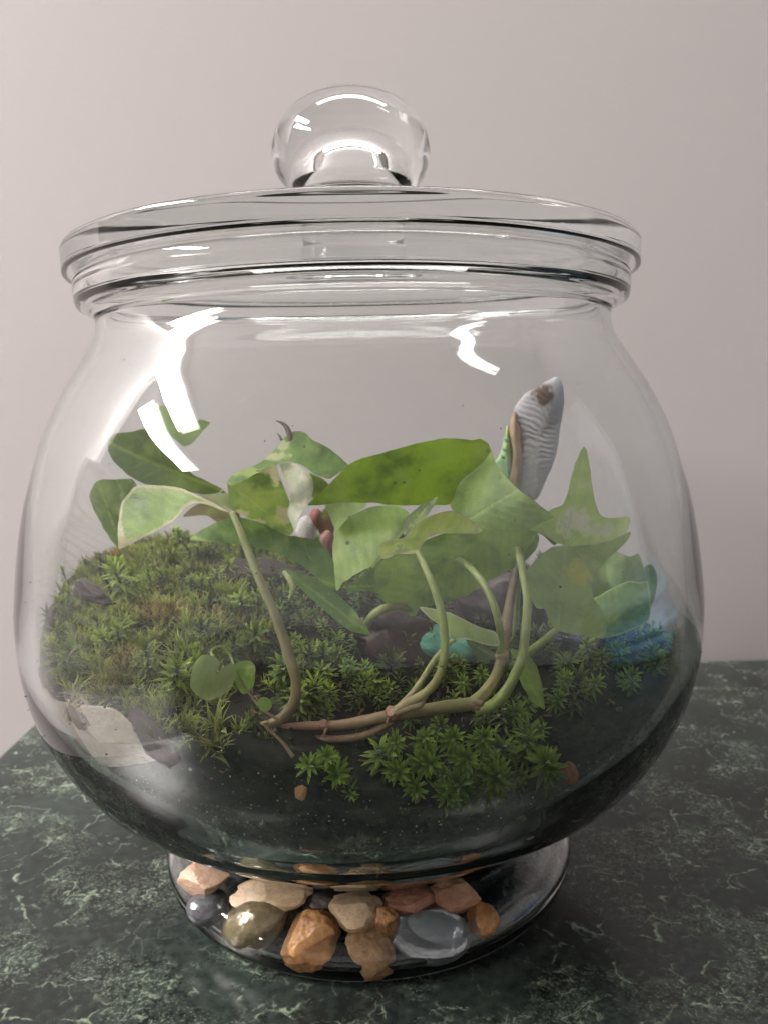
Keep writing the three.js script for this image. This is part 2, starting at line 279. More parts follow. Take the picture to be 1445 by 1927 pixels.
function leafGeometry(o) {
  const poly = softOutline(o.poly, o.step ?? 3.2), [bx, by] = o.base, [tx, ty] = o.tip, L = Math.hypot(tx - bx, ty - by), ux = (tx - bx) / L, uy = (ty - by) / L;
  const step = o.step ?? 3.2, pts = poly.map(([x, y]) => [x, y]);
  let x0 = 1e9, x1 = -1e9, y0 = 1e9, y1 = -1e9; for (const [x, y] of poly) { x0 = Math.min(x0, x); x1 = Math.max(x1, x); y0 = Math.min(y0, y); y1 = Math.max(y1, y); }
  const tri = [];
  // rows of cells inside the rim, then a seam of triangles between them and the rim
  const shape = new THREE.Shape(poly.map(([x, y]) => new THREE.Vector2(x, y)));
  let faces = THREE.ShapeUtils.triangulateShape(shape.getPoints(), []).map((f) => f.slice());
  const edges = new Map(), mid = (a, b) => { const k = a < b ? a * 1e6 + b : b * 1e6 + a; if (!edges.has(k)) { edges.set(k, pts.length); pts.push([(pts[a][0] + pts[b][0]) / 2, (pts[a][1] + pts[b][1]) / 2]); } return edges.get(k); };
  const len = (a, b) => Math.hypot(pts[a][0] - pts[b][0], pts[a][1] - pts[b][1]) + ((a * 31 + b * 31) % 97) * 1e-9 ;
  for (let pass = 0; pass < 18; pass++) {
    let cut = false; const next = [];
    for (const [a, b, c] of faces) {
      const ab = len(a, b), bc = len(b, c), ca = len(c, a), m = Math.max(ab, bc, ca);
      if (m < step * 1.9) { next.push([a, b, c]); continue; }
      cut = true;
      if (m === ab) { const k = mid(a, b); next.push([a, k, c], [k, b, c]); } else if (m === bc) { const k = mid(b, c); next.push([a, b, k], [a, k, c]); } else { const k = mid(c, a); next.push([a, b, k], [k, b, c]); }
    }
    faces = next; if (!cut) break;
  }
  const pos = [], col = [], uv = [], G = { ...GREEN, ...(o.tone ?? {}) }, sd = o.seed ?? 1, mix = (p, q, t) => p.map((v, i) => lerp(v, q[i], t));
  for (const [x, y] of pts) {
    const u = ((x - bx) * ux + (y - by) * uy) / L, v = ((x - bx) * -uy + (y - by) * ux) / (L * 0.5), rib = o.rib ?? ((t) => 0), w = v - rib(u), aw = Math.abs(w);
    let z = o.z + (o.du ?? 0) * (u - 0.5) + (o.dv ?? 0) * v + (o.bow ?? 0) * 4 * (u - 0.5) ** 2 + (o.fold ?? 0) * aw + (o.cup ?? 0) * v * v + (o.wave ?? 0.0012) * noise(x * 0.018, y * 0.018, sd);
    const wobz = 0.10 * noise(x * 0.03, y * 0.03, sd + 15);
    z += 0.00007 * Math.cos((u * (o.veins ?? 8) - aw * 3.6 + wobz * 4) * 2 * Math.PI) * sstep(0.02, 0.2, aw) - 0.0003 * (1 - sstep(0.0, 0.05, aw));
    const p = at(x, y, z); pos.push(p.x, p.y, p.z);
    const ed = edgeDistance(poly, x, y), n1 = fbm(x * 0.012, y * 0.012, sd, 3), n2 = fbm(x * 0.05 + u * 3, y * 0.05, sd + 4, 3);
    const n3 = noise(x * 0.16, y * 0.16, sd + 6), wob = 0.10 * noise(x * 0.03, y * 0.03, sd + 15);
    let c = mix(G.mid, G.deep, clamp((o.dark ?? 0.35) + 1.6 * n1 + 0.95 * n2 + 0.18 * n3));
    c = mix(c, G.pale, clamp((o.pale ?? 0.15) + 1.2 * fbm(x * 0.02, y * 0.02, sd + 9, 3) + 0.25 * n2 - 0.05));
    const across = Math.cos((u * (o.veins ?? 8) - aw * 3.6 + wob * 4) * 2 * Math.PI);
    c = mix(c, G.deep, 0.11 * sstep(0.2, 0.95, -across) * sstep(0.04, 0.14, aw));
    c = mix(c, G.vein, 0.34 * sstep(0.955, 1, across) * sstep(0.02, 0.06, aw) * (0.55 + n2));
    if (o.blot) for (const [sx, sy, ra, rb, tone, k] of o.blot) { const d = Math.hypot((x - sx) / ra, (y - sy) / rb) + 0.9 * fbm(x * 0.06, y * 0.06, sd + 31, 4); c = mix(c, tone, k * (1 - sstep(0.75, 1.05, d))); }
    if (!o.plain) c = mix(c, G.vein, (o.ribTone ?? 0.65) * (1 - sstep(0.008, 0.034, aw)) * sstep(-0.05, 0.05, u));
    if (o.cream) { const e = o.cream(u, v, x, y), wild = fbm(x * 0.045, y * 0.045, sd + 21, 4); c = mix(c, G.cream, sstep(0.0, 0.14, e + 0.55 * wild)); }
    if (o.margin) c = mix(c, G.cream, (1 - sstep(o.margin * 0.3, o.margin * Math.max(0.5, 1.2 + 1.6 * n2), ed)) * 0.85);
    if (o.spot) for (const [sx, sy, sr, sc] of o.spot) { const d = Math.hypot(x - sx, y - sy) / sr; if (d < 1.4) c = mix(c, sc, 1 - sstep(0.5, 1.3, d + 0.5 * n2)); }
    if (n2 > 0.36 && noise(x * 0.11, y * 0.11, sd + 2) > 0.42) c = mix(c, [0.03, 0.035, 0.01], 0.6);
    col.push(...lively(c)); uv.push(u, v);
  }
  const g = new THREE.BufferGeometry();
  g.setAttribute('position', new THREE.Float32BufferAttribute(pos, 3)); g.setAttribute('color', new THREE.Float32BufferAttribute(col, 3)); g.setAttribute('uv', new THREE.Float32BufferAttribute(uv, 2));
  g.setIndex(faces.flat().map((i) => i)); g.computeVertexNormals();
  return g;
}
const leafBump = canvasless(256, (u, v) => { const q = 0.5 + 0.5 * fbm(u * 26, v * 26, 5, 3); return [q, q, q]; }, false);
leafBump.repeat.set(2, 2);
const leafMat = phys({ vertexColors: true, roughness: 0.85, transmission: 0.38, thickness: 0, clearcoat: 0.42, clearcoatRoughness: 0.28, bumpMap: leafBump, bumpScale: 0.0003, side: THREE.DoubleSide });
const dullLeafMat = phys({ vertexColors: true, roughness: 0.9, transmission: 0.25, thickness: 0, side: THREE.DoubleSide });
const leaf = (parent, o, label) => part('leaf', leafGeometry({ seed: o.poly[0][0] * 0.37, ...o }), o.mat ?? leafMat, parent, label);
// a stem through points (x, y in the photograph, depth) with radii in millimetres and a colour at each end
const stemMat = phys({ vertexColors: true, roughness: 0.5, clearcoat: 0.25, clearcoatRoughness: 0.4 });
function tube(points, radii, c0, c1, sides = 10, cMid) {
  const curve = new THREE.CatmullRomCurve3(points, false, 'centripetal'), n = Math.max(12, points.length * 9), fr = curve.computeFrenetFrames(n, false), pos = [], col = [], idx = [], uv = [];
  for (let i = 0; i <= n; i++) {
    const t = i / n, p = curve.getPointAt(t), k = t * (radii.length - 1), a = Math.min(radii.length - 2, Math.floor(k)), r0 = lerp(radii[a], radii[a + 1], k - a) / 1000;
    for (let s = 0; s < sides; s++) {
      const th = s / sides * Math.PI * 2, r = r0 * (1 + 0.10 * noise(t * 14, th, r0 * 900)), d = fr.normals[i].clone().multiplyScalar(Math.cos(th) * r).addScaledVector(fr.binormals[i], Math.sin(th) * r).add(p);
      pos.push(d.x, d.y, d.z); uv.push(s / sides, t);
      const e = 0.82 + 0.45 * fbm(t * 22, th * 1.2, r0 * 4000, 2), q = cMid ? (t < 0.5 ? c0.map((v, j) => lerp(v, cMid[j], t * 2)) : cMid.map((v, j) => lerp(v, c1[j], t * 2 - 1))) : c0.map((v, j) => lerp(v, c1[j], t));
      col.push(...q.map((v) => v * e));
    }
  }
  for (let i = 0; i < n; i++) for (let s = 0; s < sides; s++) { const a = i * sides + s, b = i * sides + (s + 1) % sides; idx.push(a, b, a + sides, b, b + sides, a + sides); }
  for (const [row, back] of [[0, 1], [n, 0]]) { const c = pos.length / 3, p = curve.getPointAt(row / n); pos.push(p.x, p.y, p.z); uv.push(0, row / n); col.push(...col.slice(row * sides * 3, row * sides * 3 + 3)); for (let s = 0; s < sides; s++) { const a = row * sides + s, b = row * sides + (s + 1) % sides; idx.push(...(back ? [c, b, a] : [c, a, b])); } }
  const g = new THREE.BufferGeometry();
  g.setAttribute('position', new THREE.Float32BufferAttribute(pos, 3)); g.setAttribute('color', new THREE.Float32BufferAttribute(col, 3)); g.setAttribute('uv', new THREE.Float32BufferAttribute(uv, 2)); g.setIndex(idx); g.computeVertexNormals();
  return g;
}
const path = (pts) => pts.map(([x, y, z]) => at(x, y, z));
const stem = (name, parent, pts, radii, c0, c1, cMid) => part(name, tube(path(pts), radii, c0, c1, 10, cMid), stemMat, parent);
const S = { green: [0.28, 0.34, 0.085], pale: [0.36, 0.40, 0.16], olive: [0.27, 0.265, 0.09], brown: [0.29, 0.20, 0.105], red: [0.26, 0.105, 0.075], tan: [0.38, 0.28, 0.16] };

{ // ---- the vine that runs along the front of the moss, with the big folded leaf
  const t = thing('pothos_vine', 'green vine whose thick stem lies on the front moss, carrying the big folded leaf', 'vine', at(740, 1345, 0.088));
  const g = new THREE.Group(); g.position.copy(t.position).negate();
  const P = { add: (m) => { m.position.copy(t.position).negate(); t.add(m); } };
  stem('stem', P, [[520, 1366, 0.098], [570, 1362, 0.098], [640, 1360, 0.098], [740, 1342, 0.098], [830, 1328, 0.096], [892, 1321, 0.095]], [0.9, 1.2, 1.4, 1.55, 1.6, 1.65], S.red, S.olive, S.brown);
  stem('root', P, [[505, 1368, 0.097], [560, 1380, 0.098], [620, 1386, 0.099], [685, 1379, 0.099], [738, 1352, 0.098]], [0.5, 0.9, 1.0, 1.0, 0.9], S.red, S.brown);
  stem('stem', P, [[884, 1322, 0.095], [905, 1306, 0.094], [926, 1278, 0.092], [938, 1245, 0.090], [946, 1200, 0.087], [955, 1140, 0.083], [968, 1075, 0.078]], [1.7, 1.6, 1.5, 1.55, 1.45, 1.3, 1.1], S.olive, [0.24, 0.19, 0.13], S.brown);
  stem('petiole', P, [[889, 1333, 0.096], [920, 1324, 0.096], [945, 1300, 0.095], [962, 1272, 0.094], [976, 1235, 0.092], [983, 1190, 0.090], [987, 1133, 0.087], [980, 1083, 0.083], [970, 1040, 0.078], [956, 1005, 0.066]], [1.4, 1.45, 1.35, 1.3, 1.25, 1.2, 1.15, 1.05, 1.0, 0.9], S.green, S.pale);
  stem('petiole', P, [[938, 1232, 0.090], [937, 1190, 0.091], [925, 1140, 0.092], [902, 1095, 0.088], [872, 1064, 0.080], [838, 1052, 0.066]], [1.1, 1.05, 1.0, 0.95, 0.9, 0.8], S.green, S.pale);
  stem('petiole', P, [[740, 1338, 0.099], [770, 1318, 0.101], [800, 1300, 0.103], [822, 1272, 0.104], [833, 1230, 0.104], [832, 1180, 0.102], [822, 1130, 0.100], [806, 1088, 0.097], [784, 1040, 0.089]], [1.2, 1.15, 1.1, 1.1, 1.1, 1.1, 1.0, 0.95, 0.8], S.tan, S.green, S.green);
  stem('petiole', P, [[742, 1335, 0.098], [771, 1308, 0.099], [792, 1280, 0.099], [812, 1247, 0.099], [838, 1215, 0.098], [852, 1205, 0.097]], [1.0, 0.95, 0.9, 0.85, 0.7, 0.6], S.tan, S.green);
  stem('bud', P, [[745, 1338, 0.100], [768, 1327, 0.101], [788, 1322, 0.102], [794, 1312, 0.102], [799, 1303, 0.102]], [0.7, 1.0, 1.0, 0.95, 0.55], S.tan, S.tan);
  const nodeAt = (x, y, z, r, c) => { const g = new THREE.IcosahedronGeometry(r, 3), pp = g.attributes.position, col = []; for (let i = 0; i < pp.count; i++) { const a = V(pp.getX(i), pp.getY(i), pp.getZ(i)), k = 1 + 0.35 * fbm(a.x * 700, a.y * 700, a.z * 700 + x, 3); pp.setXYZ(i, a.x * k * 1.1, a.y * k * 0.9, a.z * k); col.push(...c.map((v) => v * (0.7 + 0.6 * k - 0.3))); } g.setAttribute('color', new THREE.Float32BufferAttribute(col, 3)); g.computeVertexNormals(); const q = at(x, y, z); g.translate(q.x, q.y, q.z); part('node', g, stemMat, P); };
  nodeAt(739, 1339, 0.0985, 0.00205, [0.25, 0.12, 0.07]); nodeAt(893, 1323, 0.0952, 0.00215, [0.19, 0.12, 0.06]); nodeAt(940, 1234, 0.0897, 0.0018, [0.27, 0.2, 0.11]); nodeAt(612, 1361, 0.098, 0.0016, [0.2, 0.09, 0.06]);
  stem('root', P, [[734, 1342, 0.099], [728, 1352, 0.1005], [726, 1364, 0.101]], [0.4, 0.35, 0.15], S.brown, S.red); stem('root', P, [[616, 1364, 0.099], [612, 1376, 0.101], [602, 1384, 0.1015]], [0.4, 0.3, 0.12], S.brown, S.red);
  // the folded leaf: two halves of one blade
  const big = leafGeometry({ poly: [[580, 956], [592, 941], [615, 919], [636, 897], [656, 876], [686, 862], [720, 853], [755, 843], [788, 835], [815, 829], [838, 826], [866, 827], [888, 829], [902, 827], [915, 834], [921, 847], [925, 858], [906, 873], [884, 893], [866, 908], [856, 930], [846, 953], [812, 956], [779, 956], [742, 956], [708, 951], [674, 950], [640, 950], [610, 954]], base: [925, 860], tip: [580, 956], z: 0.062, du: 0.012, dv: 0.020, bow: -0.010, cup: 0.006, dark: 0.30, pale: 0.12, ribTone: 0.1, veins: 7, rib: () => 0.06, seed: 3, tone: { mid: [0.175, 0.285, 0.020], deep: [0.055, 0.105, 0.012] }, spot: [[884, 925, 3, [0.05, 0.03, 0.01]], [742, 912, 2.5, [0.01, 0.02, 0.005]], [760, 911, 2.5, [0.01, 0.02, 0.005]], [916, 848, 3, [0.12, 0.04, 0.02]]] });
  const right = leafGeometry({ poly: [[922, 851], [930, 870], [944, 892], [966, 920], [1000, 945], [1028, 968], [1036, 977], [1018, 986], [994, 1000], [970, 1008], [935, 1010], [905, 1006], [885, 998], [868, 985], [852, 968], [846, 953], [856, 930], [867, 908], [886, 892], [906, 873]], base: [868, 988], tip: [1000, 908], z: 0.073, du: 0.004, dv: 0.010, cup: -0.006, dark: 0.35, pale: 0.16, ribTone: 0.5, seed: 14, tone: { mid: [0.12, 0.19, 0.045], deep: [0.075, 0.13, 0.03] } });
  part('leaf', mergeGeometries([big, right]), leafMat, P, 'large folded leaf with a pointed tip, the highest in the middle');
  leaf(P, { poly: [[742, 1050], [725, 1056], [714, 1063], [706, 1078], [704, 1095], [707, 1112], [714, 1128], [726, 1141], [740, 1150], [758, 1158], [778, 1166], [790, 1150], [806, 1145], [825, 1141], [852, 1134], [880, 1125], [900, 1111], [918, 1097], [940, 1086], [962, 1071], [978, 1053], [990, 1034], [1003, 1010], [990, 1000], [950, 1004], [905, 1000], [860, 1002], [820, 1012], [780, 1030]], base: [860, 1055], tip: [745, 1150], z: 0.070, du: -0.010, dv: 0.008, cup: 0.004, dark: 0.25, pale: 0.22, ribTone: 0.15, seed: 21, tone: { mid: [0.15, 0.235, 0.04] } }, 'broad round-lobed leaf behind the thin stems');
  leaf(P, { poly: [[711, 1034], [722, 1023], [740, 1019], [757, 1015], [771, 1002], [784, 988], [803, 976], [826, 967], [852, 965], [868, 973], [882, 982], [896, 994], [905, 1001], [890, 1007], [866, 1007], [829, 1007], [812, 1011], [802, 1017], [792, 1028], [784, 1043], [765, 1045], [747, 1046], [734, 1051], [720, 1055], [712, 1045]], base: [712, 1046], tip: [905, 1001], z: 0.092, du: -0.004, dv: 0.006, bow: -0.002, fold: 0.005, rib: (u) => 0.08, dark: 0.1, pale: 0.75, plain: true, seed: 33, tone: { pale: [0.36, 0.44, 0.17], mid: [0.22, 0.31, 0.07] }, margin: 2 }, 'small pale glossy leaf in front of the broad leaf');
  leaf(P, { poly: [[788, 1147], [804, 1147], [820, 1150], [843, 1155], [864, 1163], [884, 1173], [908, 1182], [931, 1189], [938, 1212], [918, 1213], [901, 1210], [878, 1203], [862, 1203], [849, 1208], [842, 1196], [826, 1180], [806, 1166]], base: [850, 1207], tip: [790, 1147], z: 0.086, du: -0.01, dv: 0.012, dark: 0.3, pale: 0.3, seed: 41, tone: { mid: [0.16, 0.22, 0.06] }, margin: 2 }, 'young leaf arching over the turquoise stone');
  leaf(P, { poly: [[874, 1206], [892, 1210], [908, 1216], [922, 1226], [931, 1238], [916, 1244], [900, 1247], [889, 1233]], base: [874, 1206], tip: [931, 1240], z: 0.088, dv: -0.01, dark: 0.8, pale: 0, seed: 45 });
  leaf(P, { poly: [[955, 1222], [970, 1225], [988, 1234], [998, 1246], [1006, 1259], [1010, 1276], [1014, 1293], [1016, 1312], [1017, 1331], [1005, 1324], [994, 1316], [983, 1299], [974, 1281], [966, 1264], [960, 1246]], base: [955, 1222], tip: [1017, 1331], z: 0.086, du: 0.008, dv: -0.012, dark: 0.3, pale: 0.45, seed: 52, tone: { pale: [0.24, 0.31, 0.13] } }, 'narrow leaf hanging down beside the thick petiole');
  leaf(P, { poly: [[627, 1052], [627, 1030], [634, 1002], [647, 986], [665, 973], [687, 963], [710, 957], [732, 956], [752, 959], [768, 970], [766, 987], [760, 1004], [750, 1020], [738, 1034], [716, 1060], [694, 1074], [672, 1086], [656, 1097], [646, 1102], [640, 1112], [634, 1117], [630, 1085]], base: [637, 1113], tip: [762, 965], z: 0.058, du: -0.008, dv: 0.012, cup: -0.006, bow: 0.004, dark: 0.2, pale: 0.5, seed: 61, rib: (u) => 0.30 - 0.1 * u, ribTone: 0.3, tone: { pale: [0.27, 0.37, 0.16], mid: [0.13, 0.24, 0.045] }, spot: [[655, 1028, 4, [0.02, 0.03, 0.01]]] }, 'broad pale glossy leaf in the centre');
  leaf(P, { poly: [[756, 985], [770, 973], [788, 957], [806, 946], [821, 938], [818, 950], [812, 960], [804, 972], [796, 981], [782, 994], [766, 1009], [758, 998]], base: [762, 1004], tip: [821, 938], z: 0.072, du: 0.004, dv: 0.01, dark: 0.95, pale: 0, seed: 66, tone: { deep: [0.055, 0.075, 0.035] } }, 'small dark grey-green leaf tip');
  leaf(P, { poly: [[612, 955], [632, 950], [650, 946], [672, 948], [692, 953], [680, 962], [664, 973], [650, 986], [640, 998], [632, 1002], [622, 980]], base: [632, 1002], tip: [650, 944], z: 0.050, dv: 0.01, dark: 0.1, pale: 0.35, seed: 71, tone: { mid: [0.17, 0.26, 0.06] } });
  leaf(P, { poly: [[361, 1022], [378, 1006], [398, 994], [422, 984], [446, 979], [470, 982], [491, 988], [514, 999], [537, 1012], [562, 1016], [583, 1020], [602, 1028], [616, 1040], [624, 1055], [628, 1072], [631, 1096], [632, 1120], [616, 1112], [600, 1098], [580, 1080], [556, 1064], [530, 1050], [500, 1040], [462, 1033], [420, 1027]], base: [632, 1118], tip: [361, 1022], z: 0.055, du: 0.012, dv: -0.010, bow: -0.008, dark: 0.35, pale: 0.1, seed: 83, rib: (u) => 0.05, tone: { mid: [0.09, 0.165, 0.035], deep: [0.04, 0.095, 0.016] } }, 'long dark leaf reaching to the left');
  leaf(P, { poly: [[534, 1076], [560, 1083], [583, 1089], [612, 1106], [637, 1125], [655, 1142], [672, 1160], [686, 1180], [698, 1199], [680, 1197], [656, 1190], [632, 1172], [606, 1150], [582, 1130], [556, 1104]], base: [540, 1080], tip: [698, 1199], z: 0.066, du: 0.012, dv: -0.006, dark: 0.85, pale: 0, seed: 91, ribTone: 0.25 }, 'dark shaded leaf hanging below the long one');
  leaf(P, { poly: [[645, 1112], [668, 1100], [690, 1086], [708, 1080], [706, 1104], [712, 1124], [690, 1120], [664, 1120]], base: [645, 1112], tip: [712, 1110], z: 0.045, dark: 0.6, pale: 0.05, seed: 95 });
  stem('petiole', P, [[690, 1180, 0.066], [704, 1162, 0.068], [722, 1151, 0.068], [748, 1147, 0.066], [775, 1152, 0.063]], [1.2, 1.3, 1.3, 1.2, 0.9], S.green, S.olive);
  stem('petiole', P, [[536, 1082, 0.066], [547, 1098, 0.068], [552, 1115, 0.069], [546, 1136, 0.069]], [0.7, 0.9, 0.8, 0.5], S.pale, S.green);
}
{ // ---- the variegated plant on the left with the long arched petiole
  const t = thing('variegated_pothos', 'cream-edged leafy plant with one long arched petiole in front of the left moss', 'plant', at(530, 1360, 0.080));
  const P = { add: (m) => { m.position.copy(t.position).negate(); t.add(m); } };
  stem('petiole', P, [[470, 1366, 0.096], [505, 1360, 0.098], [536, 1345, 0.099], [556, 1318, 0.099], [560, 1285, 0.098], [546, 1232, 0.096], [528, 1180, 0.094], [503, 1120, 0.091], [478, 1062, 0.088], [456, 1005, 0.085], [440, 968, 0.082]], [1.1, 1.3, 1.4, 1.45, 1.5, 1.35, 1.2, 1.15, 1.1, 1.0, 0.85], S.brown, S.pale, [0.21, 0.185, 0.075]);
  leaf(P, { poly: [[438, 968], [420, 958], [401, 948], [386, 940], [372, 934], [356, 926], [340, 920], [320, 917], [299, 916], [280, 915], [264, 917], [256, 921], [250, 929], [243, 937], [236, 948], [231, 966], [229, 985], [228, 1002], [229, 1020], [231, 1037], [252, 1028], [273, 1017], [294, 1006], [313, 995], [328, 986], [340, 976], [346, 967], [353, 959], [370, 950], [386, 952], [402, 956], [420, 964]], base: [432, 962], tip: [231, 1030], z: 0.080, du: -0.006, dv: -0.012, fold: -0.006, cup: 0.004, dark: 0.35, pale: 0.08, ribTone: 0.3, rib: (u) => 0.06, margin: 5, blot: [[233, 1020, 9, 24, [0.50, 0.47, 0.28], 0.95], [262, 1024, 26, 7, [0.50, 0.47, 0.28], 0.9], [330, 988, 16, 6, [0.50, 0.47, 0.28], 0.8], [231, 975, 5, 22, [0.50, 0.47, 0.28], 0.8], [330, 925, 60, 10, [0.20, 0.25, 0.12], 0.6]], seed: 102, tone: { mid: [0.125, 0.215, 0.03] } }, 'cream-edged leaf at the end of the long petiole');
  leaf(P, { poly: [[430, 912], [436, 902], [444, 893], [466, 883], [489, 873], [508, 857], [524, 842], [537, 825], [551, 814], [560, 812], [569, 813], [580, 820], [590, 829], [603, 836], [617, 842], [628, 850], [640, 860], [648, 868], [655, 877], [638, 891], [621, 903], [606, 899], [590, 892], [578, 882], [565, 875], [553, 871], [543, 870], [531, 872], [519, 876], [506, 882], [494, 889], [478, 896], [458, 908], [440, 916]], base: [432, 912], tip: [655, 877], z: 0.064, du: -0.010, bow: -0.006, dv: 0.022, dark: 0.85, pale: 0.0, seed: 111, ribTone: 0.1, blot: [[505, 858, 42, 9, [0.34, 0.36, 0.27], 0.85], [535, 838, 14, 10, [0.34, 0.36, 0.27], 0.8], [470, 890, 34, 10, [0.26, 0.33, 0.10], 0.5]], spot: [[574, 841, 3, [0.01, 0.02, 0.005]]] }, 'upper half of the arched leaf bending over to the right');
  leaf(P, { poly: [[431, 908], [444, 898], [464, 892], [490, 886], [508, 879], [522, 876], [525, 888], [533, 910], [541, 932], [547, 950], [543, 970], [549, 988], [554, 1003], [547, 1012], [524, 1006], [511, 999], [500, 992], [483, 985], [466, 979], [452, 971], [440, 964], [434, 946], [431, 928]], base: [440, 918], tip: [550, 1006], z: 0.056, du: 0.004, dv: -0.01, dark: 0.2, pale: 0.12, seed: 121, blot: [[522, 893, 13, 22, [0.50, 0.47, 0.28], 0.95], [512, 884, 22, 10, [0.50, 0.47, 0.28], 0.7], [536, 975, 22, 17, [0.50, 0.47, 0.28], 0.85], [516, 985, 20, 12, [0.26, 0.33, 0.10], 0.6], [455, 972, 17, 7, [0.50, 0.47, 0.28], 0.9], [490, 988, 18, 6, [0.50, 0.47, 0.28], 0.9], [470, 935, 30, 26, [0.26, 0.33, 0.10], 0.5], [505, 940, 34, 20, [0.22, 0.30, 0.04], 0.6]], tone: { mid: [0.16, 0.26, 0.025], cream: [0.50, 0.48, 0.24] } }, 'broad green and cream half of the arched leaf');
  leaf(P, { poly: [[528, 874], [544, 871], [557, 874], [568, 882], [578, 888], [584, 894], [589, 904], [591, 916], [590, 928], [588, 938], [582, 948], [577, 957], [570, 968], [564, 978], [560, 990], [558, 1002], [551, 1004], [546, 988], [542, 970], [547, 946], [542, 914], [534, 894]], base: [553, 1003], tip: [555, 872], z: 0.044, dv: 0.012, wave: 0.010, dark: 0.0, pale: 0.8, plain: true, seed: 131, mat: dullLeafMat, tone: { pale: [0.47, 0.49, 0.41], mid: [0.20, 0.25, 0.14], cream: [0.55, 0.54, 0.46] }, cream: (u, v) => 0.0 }, 'crumpled cream leaf behind the arched one');
  leaf(P, { poly: [[560, 884], [590, 894], [612, 906], [622, 925], [612, 950], [596, 956], [586, 930], [576, 900]], base: [566, 884], tip: [606, 952], z: 0.038, dark: 0.2, pale: 0.3, seed: 137, tone: { mid: [0.17, 0.24, 0.06] } });
  stem('dried_tip', P, [[547, 832, 0.050], [546, 818, 0.049], [541, 806, 0.048], [533, 798, 0.047], [521, 793, 0.046]], [0.9, 0.9, 0.8, 0.5, 0.12], [0.10, 0.05, 0.04], [0.05, 0.02, 0.02]);
  stem('dried_tip', P, [[531, 828, 0.049], [528, 822, 0.048], [523, 816, 0.047]], [0.5, 0.35, 0.1], [0.12, 0.06, 0.04], [0.05, 0.02, 0.02]);
}
{ // ---- the plant at the back left
  const t = thing('leafy_plant', 'dark green plant at the back left, partly behind the white lamp reflection', 'plant', at(330, 1040, -0.035));
  const P = { add: (m) => { m.position.copy(t.position).negate(); t.add(m); } };
  leaf(P, { poly: [[199, 834], [204, 822], [213, 814], [230, 812], [247, 810], [266, 806], [284, 806], [294, 816], [302, 830], [316, 846], [332, 862], [348, 878], [362, 894], [382, 904], [402, 915], [420, 927], [402, 934], [384, 936], [356, 931], [330, 925], [300, 919], [273, 915], [261, 910], [251, 904], [239, 896], [229, 886], [217, 873], [206, 860], [200, 846]], base: [418, 928], tip: [199, 830], z: -0.012, du: 0.016, dv: 0.016, cup: -0.006, dark: 0.5, pale: 0.05, seed: 151, tone: { mid: [0.10, 0.16, 0.04], deep: [0.055, 0.10, 0.025] } }, 'largest leaf of the back left plant');
  leaf(P, { poly: [[288, 778], [293, 767], [300, 761], [311, 763], [322, 778], [334, 790], [347, 801], [360, 795], [375, 789], [386, 791], [396, 795], [388, 804], [379, 813], [370, 824], [359, 834], [345, 838], [333, 830], [318, 816], [302, 800]], base: [350, 834], tip: [298, 762], z: -0.020, du: -0.008, dv: 0.01, dark: 0.4, pale: 0.05, plain: true, seed: 155, tone: { mid: [0.12, 0.185, 0.045] } });
  leaf(P, { poly: [[164, 940], [169, 922], [178, 909], [190, 904], [202, 904], [224, 904], [247, 904], [256, 920], [249, 936], [242, 956], [237, 975], [232, 995], [227, 1020], [220, 1042], [206, 1030], [194, 1010], [184, 990], [172, 966]], base: [225, 1042], tip: [180, 906], z: 0.000, du: 0.010, dv: -0.010, dark: 0.45, pale: 0.05, seed: 158, tone: { mid: [0.10, 0.17, 0.035] } });
  leaf(P, { poly: [[345, 980], [358, 964], [375, 954], [400, 952], [422, 962], [440, 976], [446, 988], [430, 994], [408, 990], [390, 978], [368, 978]], base: [345, 980], tip: [446, 988], z: 0.000, dark: 0.5, pale: 0.1, seed: 161, mat: dullLeafMat, tone: { mid: [0.15, 0.13, 0.08], deep: [0.10, 0.085, 0.055], vein: [0.2, 0.16, 0.1] } }, 'wilted brownish leaf');
  leaf(P, { poly: [[372, 938], [392, 934], [412, 933], [432, 934], [436, 950], [438, 966], [420, 958], [400, 948]], base: [438, 964], tip: [372, 938], z: 0.030, dark: 0.1, pale: 0.9, seed: 163, mat: dullLeafMat, plain: true, tone: { pale: [0.30, 0.32, 0.27] } });
  stem('stem', P, [[418, 928, -0.004], [440, 960, -0.008], [452, 1000, -0.014], [455, 1060, -0.022]], [0.8, 1.0, 1.1, 1.2], S.olive, S.olive);
  stem('stem', P, [[225, 1040, 0.004], [236, 1060, 0.004], [250, 1085, 0.004]], [0.7, 0.8, 0.9], S.olive, S.olive);
}
